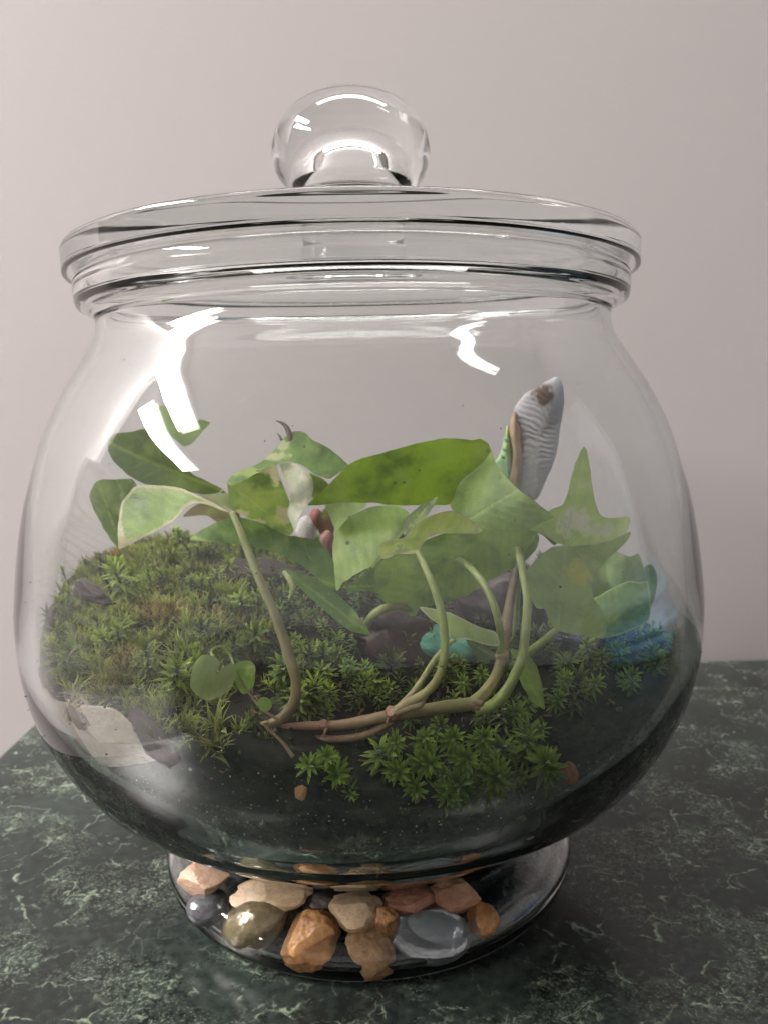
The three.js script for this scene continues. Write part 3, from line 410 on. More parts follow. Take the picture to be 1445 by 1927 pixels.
{ // ---- the three-pointed plant on the right
  const t = thing('arrowhead_plant', 'light green plant with a three-pointed leaf near the right side of the jar', 'plant', at(1040, 1240, 0.045));
  const P = { add: (m) => { m.position.copy(t.position).negate(); t.add(m); } };
  leaf(P, { poly: [[1094, 841], [1099, 846], [1102, 856], [1105, 876], [1108, 897], [1111, 920], [1115, 945], [1120, 960], [1127, 974], [1138, 980], [1152, 981], [1166, 980], [1178, 978], [1185, 984], [1183, 996], [1178, 1012], [1169, 1026], [1160, 1038], [1147, 1050], [1134, 1061], [1122, 1076], [1110, 1091], [1100, 1082], [1088, 1062], [1077, 1046], [1062, 1034], [1042, 1026], [1024, 1015], [1008, 1007], [992, 1005], [1000, 994], [1012, 984], [1022, 972], [1034, 963], [1046, 958], [1055, 954], [1061, 940], [1066, 922], [1072, 898], [1078, 876], [1086, 856]], base: [1040, 1026], tip: [1095, 842], z: 0.060, du: -0.020, dv: -0.010, cup: -0.006, dark: 0.15, pale: 0.35, seed: 171, ribTone: 0.35, rib: (u) => 0.22 * (1 - u), tone: { mid: [0.20, 0.30, 0.06], deep: [0.13, 0.215, 0.035], pale: [0.34, 0.42, 0.21] }, blot: [[1080, 985, 30, 24, [0.52, 0.55, 0.40], 0.75], [1120, 1003, 40, 14, [0.50, 0.54, 0.34], 0.6], [1058, 1000, 18, 16, [0.5, 0.53, 0.38], 0.5]] }, 'light green three-pointed leaf with a tall spike');
  leaf(P, { poly: [[1082, 1032], [1110, 1030], [1140, 1024], [1180, 1006], [1176, 1022], [1160, 1040], [1136, 1062], [1112, 1092], [1100, 1086], [1090, 1066], [1074, 1050], [1070, 1036]], base: [1072, 1036], tip: [1182, 1006], z: 0.066, dv: -0.014, du: -0.004, dark: 0.1, pale: 0.3, plain: true, seed: 174, tone: { mid: [0.22, 0.31, 0.06] }, blot: [[1095, 1070, 24, 24, [0.30, 0.31, 0.04], 0.6]] });
  leaf(P, { poly: [[985, 1080], [994, 1066], [1006, 1055], [1019, 1044], [1032, 1035], [1050, 1032], [1072, 1033], [1086, 1050], [1100, 1072], [1110, 1092], [1109, 1112], [1114, 1132], [1126, 1152], [1133, 1178], [1132, 1202], [1116, 1202], [1098, 1200], [1070, 1195], [1042, 1189], [1035, 1182], [1028, 1172], [1024, 1160], [1019, 1148], [1012, 1149], [1004, 1146], [997, 1135], [991, 1122], [987, 1100]], base: [1042, 1187], tip: [1060, 1034], z: 0.074, du: -0.010, dv: -0.012, cup: 0.006, dark: 0.25, pale: 0.2, seed: 181, ribTone: 0.35, rib: (u) => 0.04, tone: { mid: [0.16, 0.235, 0.06], deep: [0.10, 0.165, 0.035] }, blot: [[1086, 1080, 30, 26, [0.30, 0.31, 0.035], 0.7]] }, 'large front leaf with a yellow patch');
  leaf(P, { poly: [[1108, 1092], [1120, 1074], [1134, 1060], [1154, 1046], [1170, 1050], [1184, 1055], [1194, 1051], [1200, 1049], [1206, 1062], [1210, 1078], [1214, 1110], [1217, 1144], [1216, 1168], [1200, 1180], [1180, 1190], [1150, 1202], [1128, 1203], [1120, 1180], [1110, 1152], [1106, 1120]], base: [1125, 1198], tip: [1200, 1050], z: 0.050, du: -0.008, dv: 0.008, wave: 0.003, dark: 0.55, pale: 0.05, seed: 187, ribTone: 0.15, tone: { mid: [0.095, 0.165, 0.035] } }, 'dark leaf behind, against the right side of the glass');
  leaf(P, { poly: [[1112, 1138], [1130, 1126], [1150, 1114], [1168, 1104], [1184, 1099], [1200, 1102], [1214, 1100], [1218, 1130], [1217, 1166], [1196, 1184], [1166, 1196], [1136, 1204], [1120, 1190], [1112, 1164]], base: [1122, 1196], tip: [1216, 1104], z: 0.058, dv: 0.006, cup: -0.008, dark: 0.35, pale: 0.05, seed: 193, ribTone: 0.1, margin: 2.4, tone: { mid: [0.14, 0.235, 0.035], cream: [0.30, 0.38, 0.10] } });
  leaf(P, { poly: [[1216, 1080], [1224, 1073], [1232, 1073], [1240, 1084], [1244, 1102], [1242, 1122], [1236, 1140], [1228, 1149], [1222, 1138], [1218, 1116]], base: [1227, 1148], tip: [1230, 1073], z: 0.030, dark: 0.3, pale: 0.05, plain: true, seed: 197, spot: [[1230, 1078, 8, [0.24, 0.26, 0.03]]], tone: { mid: [0.13, 0.22, 0.04] } });
  leaf(P, { poly: [[978, 1046], [984, 1026], [992, 1012], [1004, 1004], [1012, 1016], [1010, 1034], [1000, 1050], [986, 1060]], base: [982, 1056], tip: [1006, 1004], z: 0.052, dark: 0.4, pale: 0.1, seed: 199, plain: true });
  stem('petiole', P, [[1042, 1189, 0.073], [1018, 1209, 0.073], [990, 1232, 0.071], [960, 1258, 0.068]], [0.9, 1.15, 1.2, 1.1], S.green, [0.17, 0.25, 0.05]);
  stem('petiole', P, [[1040, 1027, 0.062], [1020, 1007, 0.066], [1003, 1002, 0.068], [988, 1012, 0.069], [979, 1040, 0.068], [974, 1080, 0.066], [970, 1140, 0.062], [968, 1200, 0.056]], [0.9, 1.0, 1.0, 1.0, 1.0, 1.0, 1.0, 1.1], S.green, S.pale);
  stem('petiole', P, [[1125, 1198, 0.056], [1110, 1215, 0.054], [1085, 1238, 0.050]], [0.9, 1.0, 1.0], S.green, S.green);
  stem('petiole', P, [[1227, 1147, 0.030], [1222, 1165, 0.030], [1212, 1190, 0.030]], [0.5, 0.5, 0.5], S.green, S.green);
}
{ // ---- the little round-leaved plant against the front glass
  const t = thing('round_leaf_seedling', 'tiny plant with round pale leaves pressed against the left front glass', 'seedling', at(440, 1300, 0.100));
  const P = { add: (m) => { m.position.copy(t.position).negate(); t.add(m); } };
  leaf(P, { poly: [[363, 1262], [368, 1246], [380, 1234], [396, 1230], [412, 1233], [421, 1246], [416, 1266], [430, 1252], [442, 1246], [449, 1256], [450, 1270], [444, 1285], [432, 1298], [418, 1308], [402, 1312], [386, 1308], [372, 1296], [364, 1280]], base: [416, 1264], tip: [376, 1300], z: 0.1085, du: 0.002, dv: 0.002, cup: 0.002, dark: 0.1, pale: 0.85, plain: true, seed: 205, step: 4, tone: { pale: [0.24, 0.30, 0.17], mid: [0.17, 0.25, 0.09] } }, 'larger round pale leaf, notched at its stalk');
  leaf(P, { poly: [[444, 1256], [452, 1246], [464, 1242], [476, 1244], [484, 1254], [484, 1272], [481, 1290], [472, 1302], [462, 1303], [455, 1294], [450, 1278]], base: [448, 1256], tip: [468, 1302], z: 0.104, dv: 0.006, dark: 0.05, pale: 0.05, plain: true, seed: 209, step: 4, tone: { mid: [0.17, 0.30, 0.03] }, spot: [[476, 1262, 9, [0.36, 0.46, 0.18]]] }, 'smaller bright green leaf seen half from the side');
  leaf(P, { poly: [[490, 1316], [500, 1308], [512, 1312], [516, 1324], [508, 1334], [496, 1332]], base: [502, 1332], tip: [506, 1310], z: 0.108, dark: 0.1, pale: 0.3, plain: true, seed: 211, step: 3, tone: { mid: [0.18, 0.32, 0.03] } });
  leaf(P, { poly: [[508, 1316], [518, 1308], [520, 1316], [512, 1324]], base: [510, 1322], tip: [519, 1308], z: 0.107, dark: 0.1, pale: 0.2, plain: true, seed: 213, step: 3 });
  stem('stem', P, [[416, 1264, 0.109], [414, 1244, 0.107], [404, 1226, 0.104], [420, 1216, 0.100], [438, 1232, 0.099], [446, 1256, 0.102]], [0.3, 0.35, 0.35, 0.35, 0.35, 0.3], S.green, S.green);
  stem('stem', P, [[448, 1258, 0.103], [470, 1296, 0.104], [500, 1332, 0.106], [530, 1350, 0.106]], [0.3, 0.3, 0.35, 0.35], S.olive, S.brown);
}

// ---------------------------------------------------------------- moss
const mossMat = phys({ vertexColors: true, roughness: 0.8, transmission: 0.3, thickness: 0, side: THREE.DoubleSide });
function mossGeometry(kind, sd) {                                    // millimetre-sized pointed leaves round a short stalk
  seed = 9000 + sd * 77;
  const pos = [], col = [], idx = [], star = kind === 'star', n = star ? 34 : 18, tall = star ? rr(5.5, 8) : rr(8, 14);
  const blade = (base, yaw, lean, len, wid, curl, c0, c1) => {
    const s = pos.length / 3, steps = star ? 4 : 3, side = V(Math.cos(yaw), 0, -Math.sin(yaw));
    let p = base.clone(), a = lean;
    for (let i = 0; i <= steps; i++) {
      const t = i / steps, w = wid * (i === steps ? 0.06 : Math.sin(Math.PI * (0.22 + 0.70 * t))), dip = w * 0.35;
      const d = V(Math.sin(yaw) * Math.sin(a), Math.cos(a), Math.cos(yaw) * Math.sin(a)), up = V(-Math.sin(yaw) * Math.cos(a), Math.sin(a), -Math.cos(yaw) * Math.cos(a));
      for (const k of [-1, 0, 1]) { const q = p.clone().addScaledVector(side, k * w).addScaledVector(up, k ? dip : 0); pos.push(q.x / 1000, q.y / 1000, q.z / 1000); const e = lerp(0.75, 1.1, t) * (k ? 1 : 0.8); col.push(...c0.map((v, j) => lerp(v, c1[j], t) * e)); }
      p.addScaledVector(d, len / steps); a += curl / steps;
    }
    for (let i = 0; i < steps; i++) for (const k of [0, 1]) { const a0 = s + i * 3 + k, b = a0 + 3; idx.push(a0, a0 + 1, b, b, a0 + 1, b + 1); }
  };
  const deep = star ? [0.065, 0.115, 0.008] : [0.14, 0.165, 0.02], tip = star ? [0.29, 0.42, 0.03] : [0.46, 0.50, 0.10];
  for (let i = 0; i < n; i++) {
    const t = i / n, yaw = i * 2.399 + rr(-0.2, 0.2);
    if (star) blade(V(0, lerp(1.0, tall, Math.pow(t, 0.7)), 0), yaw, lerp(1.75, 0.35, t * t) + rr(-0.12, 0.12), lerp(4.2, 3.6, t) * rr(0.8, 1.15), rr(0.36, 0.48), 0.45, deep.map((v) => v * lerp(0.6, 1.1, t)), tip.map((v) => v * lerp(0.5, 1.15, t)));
    else blade(V(rr(-1.2, 1.2), 0, rr(-1.2, 1.2)), yaw, rr(0.1, 0.85), tall * rr(0.6, 1), rr(0.22, 0.38), rr(0.2, 0.9), deep, tip);
  }
  if (star) { const s = pos.length / 3; for (const [x, z] of [[0.25, 0], [-0.15, 0.22], [-0.15, -0.22]]) for (const y of [-2, tall]) { pos.push(x / 1000, y / 1000, z / 1000); col.push(0.06, 0.045, 0.012); } for (let k = 0; k < 3; k++) { const a = s + k * 2, b = s + ((k + 1) % 3) * 2; idx.push(a, b, a + 1, b, b + 1, a + 1); } }
  const g = new THREE.BufferGeometry();
  g.setAttribute('position', new THREE.Float32BufferAttribute(pos, 3)); g.setAttribute('color', new THREE.Float32BufferAttribute(col, 3)); g.setIndex(idx); g.computeVertexNormals();
  return g;
}
const STAR = [0, 1, 2, 3].map((i) => mossGeometry('star', i)), FINE = [0, 1, 2].map((i) => mossGeometry('fine', i + 10));
function scatter(name, label, geometry, count, where, size, tint, sd) {
  seed = sd;
  const list = [];
  for (let k = 0; k < count * 30 && list.length < count; k++) {
    const t = rnd() * Math.PI * 2, q = Math.sqrt(rnd()), x0 = q * 0.122 * Math.sin(t), z0 = q * 0.122 * Math.cos(t), y = ground(x0, z0), R = innerR(y + 0.006) - 0.0025, r = Math.hypot(x0, z0);
    if (r > R) continue;
    if (rnd() > where(x0, z0)) continue;
    const s = size * (0.55 + 0.9 * rnd() * rnd() + rr(0, 0.25)), out = sstep(R - 0.010, R, r) * 0.5, e = new THREE.Euler(rr(-0.35, 0.35) + 0.2 * sstep(0.0, 0.1, z0) * 1.4 - 0.0 + out * z0 / r, rr(0, 6.3), rr(-0.35, 0.35) - out * x0 / r * 0.4, 'XZY');
    const inw = sstep(R - 0.006 * s, R, r); if (inw > 0.6 && rnd() < 0.5) continue;
    list.push([new THREE.Matrix4().compose(V(x0, y - 0.0012, z0), new THREE.Quaternion().setFromEuler(e), V(s, s * rr(0.8, 1.2), s)), tint(x0, z0)]);
  }
  const m = new THREE.InstancedMesh(geometry, mossMat, list.length);
  list.forEach(([mat, c], i) => { m.setMatrixAt(i, mat); m.setColorAt(i, c); });
  m.name = name; m.castShadow = m.receiveShadow = true; m.userData = { label, category: 'moss', kind: 'stuff' };
  return m;
}
const bare = (x, z) => 1 - 0.94 * Math.max(Math.exp(-(((x - 0.022) / 0.030) ** 2 + ((z - 0.028) / 0.026) ** 2)), Math.exp(-(((x + 0.024) / 0.022) ** 2 + ((z - 0.108) / 0.020) ** 2)), 0.8 * Math.exp(-(((x - 0.075) / 0.022) ** 2 + ((z - 0.085) / 0.02) ** 2)));
const leftness = (x, z) => sstep(-0.018, -0.052, x + 0.010 * noise(x * 40, z * 40, 2));
{
  const star = new THREE.Group(); star.name = 'star_moss'; star.userData = { label: 'dark green star moss covering the soil in the middle and on the right', category: 'moss', kind: 'stuff' }; scene.add(star);
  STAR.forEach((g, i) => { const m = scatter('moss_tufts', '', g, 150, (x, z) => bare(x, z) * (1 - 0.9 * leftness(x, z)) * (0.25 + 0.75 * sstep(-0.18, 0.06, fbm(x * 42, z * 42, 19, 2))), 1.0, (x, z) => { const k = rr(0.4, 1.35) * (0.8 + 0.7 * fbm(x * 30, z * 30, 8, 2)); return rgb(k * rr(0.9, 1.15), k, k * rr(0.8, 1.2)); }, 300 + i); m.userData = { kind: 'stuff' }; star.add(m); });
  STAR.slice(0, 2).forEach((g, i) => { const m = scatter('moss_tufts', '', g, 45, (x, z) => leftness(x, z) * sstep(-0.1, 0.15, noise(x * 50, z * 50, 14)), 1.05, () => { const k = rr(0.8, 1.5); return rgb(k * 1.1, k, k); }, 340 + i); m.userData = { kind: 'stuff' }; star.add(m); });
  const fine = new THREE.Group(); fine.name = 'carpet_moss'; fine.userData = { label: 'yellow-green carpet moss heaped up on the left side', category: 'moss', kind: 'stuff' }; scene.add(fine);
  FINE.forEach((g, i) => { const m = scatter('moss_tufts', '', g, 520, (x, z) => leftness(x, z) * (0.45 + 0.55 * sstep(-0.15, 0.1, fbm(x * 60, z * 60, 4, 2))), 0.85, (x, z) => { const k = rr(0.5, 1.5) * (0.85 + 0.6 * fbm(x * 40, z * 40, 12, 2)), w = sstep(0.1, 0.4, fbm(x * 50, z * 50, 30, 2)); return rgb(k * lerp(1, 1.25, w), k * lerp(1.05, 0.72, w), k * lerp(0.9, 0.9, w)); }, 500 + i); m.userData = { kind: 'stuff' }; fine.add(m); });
}
{ // brown litter between the moss
  seed = 515; const bit = new THREE.BoxGeometry(1, 0.16, 0.4), list = [];
  for (let i = 0; i < 900; i++) { const a = rr(0, 6.3), q = Math.sqrt(rnd()) * 0.106, x = q * Math.sin(a), z = q * Math.cos(a), s = rr(0.6, 2.6) / 1000, k = rnd(); list.push([new THREE.Matrix4().compose(V(x, ground(x, z) + rr(0.0005, 0.006), z), new THREE.Quaternion().setFromEuler(new THREE.Euler(rr(-0.9, 0.9), rr(0, 6), rr(-0.9, 0.9))), V(s, s * 0.6, s * rr(0.2, 1))), k < 0.6 ? rgb(0.10 + 0.1 * k, 0.055 + 0.05 * k, 0.03) : rgb(0.25 * k, 0.18 * k, 0.09 * k)]); }
  const m = new THREE.InstancedMesh(bit, std({ roughness: 0.9 }), list.length); list.forEach(([k, c], i) => { m.setMatrixAt(i, k); m.setColorAt(i, c); });
  m.name = 'brown_litter'; m.castShadow = m.receiveShadow = true; m.userData = { label: 'brown scraps of bark and dead moss scattered between the moss', category: 'litter', kind: 'stuff' }; scene.add(m);
}
{ // the star-shaped sprigs that stand out singly against the front glass
  const SPOTS = [
    [632, 1448, 1.15, 'star moss sprig standing alone low against the dark soil, beside the small orange chip'],
    [618, 1418, 0.85, 'small star moss sprig just above the lone low sprig by the orange chip'], [660, 1478, 0.75, 'small dark star moss sprig low down, right of the lone sprig by the orange chip'], [745, 1440, 0.95, 'star moss sprig at the left end of the front cluster under the vine'], [775, 1470, 0.95, 'star moss sprig lower left of the brightest one in the front cluster'], [800, 1428, 1.0, 'star moss sprig directly above the lowest and brightest one of the front cluster'], [832, 1482, 1.15, 'lowest and brightest star moss sprig of the cluster at the front'], [868, 1420, 1.05, 'star moss sprig at the upper right of the brightest one in the front cluster'], [900, 1385, 0.95, 'star moss sprig right under the fork where the two thick petioles leave the vine'], [845, 1385, 0.9, 'star moss sprig under the middle of the vine stem, left of the fork'], [792, 1385, 0.85, 'star moss sprig under the vine stem, right of its reddish knot'], [740, 1392, 0.8, 'star moss sprig straight below the reddish knot of the vine'],
    [925, 1430, 0.8, 'star moss sprig at the right end of the front cluster'], [960, 1345, 1.15, 'pale bluish-green star moss sprig below the hanging narrow leaf'], [985, 1330, 0.9, 'small star moss sprig touching the tip of the hanging narrow leaf'], [1005, 1372, 0.8, 'small star moss sprig below and right of the pale bluish-green one'], [1062, 1255, 1.0, 'star moss sprig standing in front of the dark blue stone'], [1105, 1290, 1.0, 'star moss sprig below the lower edge of the dark leaf on the right'], [1160, 1235, 1.05, 'blue-green star moss sprig near the right side of the glass'], [1175, 1275, 0.9, 'star moss sprig lowest of those along the right side of the glass'], [1040, 1315, 0.85, 'small star moss sprig between the hanging narrow leaf and the blue stone'],
    [705, 1288, 1.1, 'star moss sprig in the dark hollow left of the turquoise stone'], [612, 1272, 1.0, 'star moss sprig beside the arched brown petiole, with a red speck above it'], [600, 1230, 0.9, 'star moss sprig under the tip of the dark shaded leaf, right of the arched petiole'], [560, 1215, 0.9, 'star moss sprig touching the arched petiole halfway up its lower bend'], [640, 1240, 0.9, 'star moss sprig between the dark shaded leaf and the hollow by the bark lump'], [615, 1300, 0.85, 'star moss sprig above the left part of the vine stem'], [655, 1262, 0.8, 'small star moss sprig left of the one in the dark hollow'], [690, 1265, 0.85, 'small star moss sprig at the foot of the dark bark lump'], [735, 1300, 0.8, 'star moss sprig just above the reddish knot of the vine'], [870, 1290, 0.8, 'star moss sprig inside the curve of the thick petiole'], [905, 1275, 0.8, 'star moss sprig behind the bend of the thick petiole'],
  ];
  const proto = STAR.map((g) => new THREE.Mesh(g, mossMat));
  SPOTS.forEach(([px, py, s, label], i) => {
    seed = 1700 + i * 13;
    const m = proto[i % 4].clone(); m.name = numbered('star_moss_sprig'); m.castShadow = m.receiveShadow = true;
    const d = DIR(px, py); let p = null;
    for (let k = 0.11; k < 0.40 && !p; k += 0.0004) { const q = EYE.clone().addScaledVector(d, k / -d.z); if (q.y < 0.2 && (q.y < ground(q.x, q.z) + 0.004 || false) && Math.hypot(q.x, q.z) < innerR(q.y) - 0.001) p = q; }
    p ??= at(px, py, 0.09);
    if (py > 1380) p = onGlass(px, py, 0.0030 * s) ?? p;
    const rho = Math.hypot(p.x, p.z), R = innerR(p.y) - 0.0030 * s; if (rho > R) { p.x *= R / rho; p.z *= R / rho; }
    const low = sstep(1360, 1460, py), face = V(0.15 * p.x / 0.1 + rr(-0.25, 0.25), lerp(0.9, 0.35, low) , lerp(0.75, 1.0, low)).normalize();
    m.quaternion.setFromUnitVectors(V(0, 1, 0), face).multiply(new THREE.Quaternion().setFromAxisAngle(V(0, 1, 0), rr(0, 6)));
    m.scale.setScalar(s); m.position.copy(p).addScaledVector(face, -0.0050 * s);
    m.userData = { label, category: 'moss sprig', group: 'star moss sprigs standing out at the front' };
    scene.add(m);
  });
}

// ---------------------------------------------------------------- stones, ornaments, scraps
function stoneGeometry(rx, ry, rz, o) {
  const g0 = new THREE.IcosahedronGeometry(1, o.fine ?? 16); g0.deleteAttribute('normal'); g0.deleteAttribute('uv');
  const g = mergeVertices(g0, 1e-5), p = g.attributes.position, col = [], v = V(0, 0, 0), planes = [];
  seed = 40 + o.seed * 31; for (let i = 0; i < (o.facets ?? 0); i++) planes.push([V(rr(-1, 1), rr(-1, 1), rr(-1, 1)).normalize(), rr(0.62, 0.86)]);
  for (let i = 0; i < p.count; i++) {
    v.fromBufferAttribute(p, i); let k = 1 + (o.rough ?? 0.12) * fbm(v.x * 1.4 + o.seed, v.y * 1.4, v.z * 1.4, 3) * 2 + 0.012 * fbm(v.x * 9, v.y * 9 + o.seed, v.z * 9, 2);
    for (const [n, d] of planes) { const q = v.dot(n) * k; if (q > d) k *= lerp(1, d / q, 0.85); }
    p.setXYZ(i, v.x * k * rx, v.y * k * ry, v.z * k * rz);
    const a = fbm(v.x * 2.2 + o.seed * 3, v.y * 2.2, v.z * 2.2, 4), b = fbm(v.x * 7, v.y * 7 + o.seed, v.z * 7, 3), grainy = noise(v.x * 24, v.y * 24 + o.seed, v.z * 24), t = clamp(0.5 + 1.3 * a + 0.8 * b + 0.35 * grainy), fleck = grainy > 0.42 ? 0.62 : 1;
    col.push(...o.c0.map((c, j) => lerp(c, o.c1[j], t) * fleck));
  }
  g.setAttribute('color', new THREE.Float32BufferAttribute(col, 3)); g.computeVertexNormals();
  return g;
}
const stoneMat = phys({ vertexColors: true, roughness: 0.55, clearcoat: 0.12, clearcoatRoughness: 0.5 }), slickMat = phys({ vertexColors: true, roughness: 0.28, metalness: 0.25, clearcoat: 0.5, clearcoatRoughness: 0.2 });
const gemMat = phys({ color: rgb(0.80, 0.86, 0.90), roughness: 0.08, transmission: 0.85, thickness: 0.01, ior: 1.45 });
const OR = { c0: [0.30, 0.135, 0.045], c1: [0.46, 0.24, 0.095] }, TAN = { c0: [0.36, 0.235, 0.13], c1: [0.52, 0.38, 0.24] }, PINK = { c0: [0.40, 0.24, 0.16], c1: [0.52, 0.36, 0.26] }, RED = { c0: [0.22, 0.085, 0.05], c1: [0.36, 0.17, 0.10] };
const PEBBLES = [ // x, y in the photograph, height of the centre, half sizes in mm, turn about the view, look, label
  [585, 1765, 0.0115, 9.6, 7.8, 8, -0.35, OR, stoneMat, 'large smooth orange-brown pebble, foremost in the foot of the jar'],
  [668, 1712, 0.0185, 8.6, 4.8, 7, 0.15, TAN, stoneMat, 'pale tan pebble resting on top between the two orange ones', 3],
  [697, 1788, 0.0090, 7.8, 6.0, 6, 0.30, { c0: [0.34, 0.19, 0.08], c1: [0.46, 0.29, 0.15] }, stoneMat, 'speckled tan pebble at the very front below the pale one'],
  [727, 1736, 0.0145, 4.6, 5.8, 5, -0.5, OR, stoneMat, 'small deep-orange pebble wedged beside the clear glass gem'],
  [808, 1758, 0.0110, 13.0, 7.4, 7, 0.06, null, gemMat, 'clear grey-blue flat glass gem among the pebbles'],
  [908, 1731, 0.0130, 5.2, 5.0, 5, 0.2, OR, stoneMat, 'small orange-brown pebble right of the clear glass gem'],
  [483, 1735, 0.0125, 11.5, 7.6, 8, -0.45, { c0: [0.095, 0.075, 0.042], c1: [0.21, 0.17, 0.09] }, slickMat, 'shiny dark olive-bronze oval stone left of the orange pebble'],
  [393, 1708, 0.0120, 7.5, 4.8, 6, 0.0, { c0: [0.06, 0.06, 0.065], c1: [0.12, 0.12, 0.13] }, slickMat, 'glossy dark grey stone at the left side of the foot'],
  [385, 1652, 0.0185, 9.0, 5.5, 7, -0.2, PINK, stoneMat, 'pale peach pebble high at the left side of the foot', 2],
  [510, 1685, 0.0200, 13.0, 4.4, 7, -0.12, TAN, stoneMat, 'long pale brown pebble behind the bronze stone', 3],
  [855, 1688, 0.0190, 8.2, 4.8, 6, 0.1, { c0: [0.36, 0.16, 0.09], c1: [0.48, 0.27, 0.17] }, stoneMat, 'reddish-orange pebble behind the clear glass gem', 2],
  [778, 1698, 0.0180, 9.5, 4.0, 6, 0.05, RED, stoneMat, 'dark reddish-brown pebble half hidden behind the glass gem'],
  [610, 1700, 0.0170, 7.0, 4.0, 6, 0.0, { c0: [0.05, 0.04, 0.035], c1: [0.10, 0.08, 0.07] }, stoneMat, 'dark brown pebble in the gap behind the large orange one'],
];
PEBBLES.forEach(([px, py, y, a, b, c, turn, look, mat, label, facets], i) => {
  const g = stoneGeometry(a / 1000, b / 1000, c / 1000, { seed: i + 1, fine: 30, facets: mat === gemMat || mat === slickMat ? 0 : facets ? 7 : 2, rough: look ? (mat === slickMat ? 0.04 : 0.17) : 0.015, ...(look ?? { c0: [1, 1, 1], c1: [1, 1, 1] }) });
  const p = atY(px, py, y), m = single(mat === gemMat ? 'glass_gem' : 'pebble', g, mat, label, mat === gemMat ? 'glass gem' : 'pebble', p);
  m.rotation.z = -turn; m.rotation.x = 0.25;
});
{ // ornaments half hidden among the leaves
  const t = thing('shell_ornament', 'upright lilac ribbed shell-like ornament with a brown-stained tip and yellow-green edge', 'ornament', at(985, 960, 0.008));
  const add = (name, poly, axis, thick, zc, paint, lab) => {             // a lens-shaped body: two bulging sides over the same rim
    const rim = softOutline(poly, 3), [bx, by] = axis[0], [tx, ty] = axis[1], L = Math.hypot(tx - bx, ty - by), ux = (tx - bx) / L, uy = (ty - by) / L;
    const pos = [], col = [], idx = [], N = rim.length, RINGS = 26; let cx = 0, cy = 0; rim.forEach(([x, y]) => { cx += x / N; cy += y / N; });
    for (const s of [1, -1]) { const o = pos.length / 3;
      for (let k = 0; k <= RINGS; k++) for (let i = 0; i < N; i++) { const q = k / RINGS, x = lerp(cx, rim[i][0], q), y = lerp(cy, rim[i][1], q), u = ((x - bx) * ux + (y - by) * uy) / L, v = ((x - bx) * -uy + (y - by) * ux) / L; const [c, h] = paint(u, v, x, y); const p = at(x, y, zc + s * thick * Math.sqrt(Math.max(0, 1 - q * q)) * 1 + s * h * (1 - q ** 6)); pos.push(p.x, p.y, p.z); col.push(...c); }
      for (let k = 0; k < RINGS; k++) for (let i = 0; i < N; i++) { const a = o + k * N + i, b = o + k * N + (i + 1) % N; if (s > 0) idx.push(a, b, a + N, b, b + N, a + N); else idx.push(a, a + N, b, b, a + N, b + N); } }
    const g = new THREE.BufferGeometry(); g.setAttribute('position', new THREE.Float32BufferAttribute(pos, 3)); g.setAttribute('color', new THREE.Float32BufferAttribute(col, 3)); g.setIndex(idx); g.computeVertexNormals();
    const m = part(name, g, phys({ vertexColors: true, roughness: 0.5, clearcoat: 0.2, clearcoatRoughness: 0.4 }), t, lab); m.position.copy(t.position).negate();
  };
  const mixc = (a, b, k) => a.map((v, i) => lerp(v, b[i], k));
  add('ribbed_body', [[1009, 947], [990, 940], [976, 930], [968, 915], [970, 880], [974, 850], [973, 820], [968, 795], [966, 770], [976, 754], [988, 740], [1000, 733], [1012, 727], [1026, 718], [1038, 711], [1048, 707], [1055, 713], [1059, 722], [1061, 740], [1062, 757], [1058, 784], [1054, 806], [1051, 830], [1046, 856], [1040, 876], [1032, 896], [1024, 918]], [[1000, 950], [1035, 715]], 0.0045, 0.004, (u, v, x, y) => {
    const fan = (y + (x - 970) * lerp(-0.75, 0.35, clamp((y - 720) / 220))) * 0.19 + 3.4 * fbm(x * 0.03, y * 0.03, 3, 3), r = Math.sin(fan * 2.6), deep = 0.5 + 0.5 * r;
    let c = mixc([0.44, 0.40, 0.44], [0.57, 0.53, 0.57], clamp(deep * 0.6 + 0.2 + 0.9 * fbm(x * 0.09, y * 0.2, 12, 3))); c = mixc(c, [0.33, 0.36, 0.44], sstep(1020, 1062, x) * 0.55); c = mixc(c, [0.62, 0.62, 0.66], sstep(735, 715, y) * sstep(1030, 1048, x));
    const d = Math.hypot((x - 1022) / 21, (y - 742) / 25); c = mixc(c, [0.115, 0.07, 0.045], 1 - sstep(0.6, 1.15, d + 0.9 * fbm(x * 0.09, y * 0.09, 6, 3)));
    return [c, 0.00026 * r];
  }, 'lilac-grey body with fanned ribs');
  add('tan_band', [[970, 925], [958, 912], [962, 890], [963, 860], [961, 835], [957, 812], [959, 792], [968, 772], [972, 790], [978, 806], [981, 835], [982, 865], [980, 890], [978, 915]], [[968, 925], [966, 775]], 0.0040, 0.0065, (u, v, x, y) => [mixc([0.36, 0.235, 0.15], [0.50, 0.36, 0.25], clamp(0.5 + 1.4 * fbm(x * 0.06, y * 0.03, 9, 3))), 0.0003 * fbm(x * 0.1, y * 0.1, 2, 2)], 'tan band along one side');
  add('spotted_edge', [[956, 908], [944, 895], [934, 880], [930, 872], [937, 860], [942, 846], [946, 828], [950, 812], [954, 800], [959, 812], [962, 836], [963, 862], [961, 890]], [[950, 905], [956, 802]], 0.0036, 0.006, (u, v, x, y) => { let c = mixc([0.33, 0.56, 0.36], [0.52, 0.60, 0.20], clamp((900 - y) / 90 + 0.4 * fbm(x * 0.1, y * 0.1, 4, 2))); for (const [sx, sy] of [[948, 846], [945, 860], [951, 828]]) if (Math.hypot((x - sx) / 4.4, (y - sy - (x - sx) * 0.5) / 3) < 1) c = [0.05, 0.26, 0.24]; return [c, 0.0003 * noise(x * 0.3, y * 0.3, 3)]; }, 'yellow-green edge with teal spots');
}
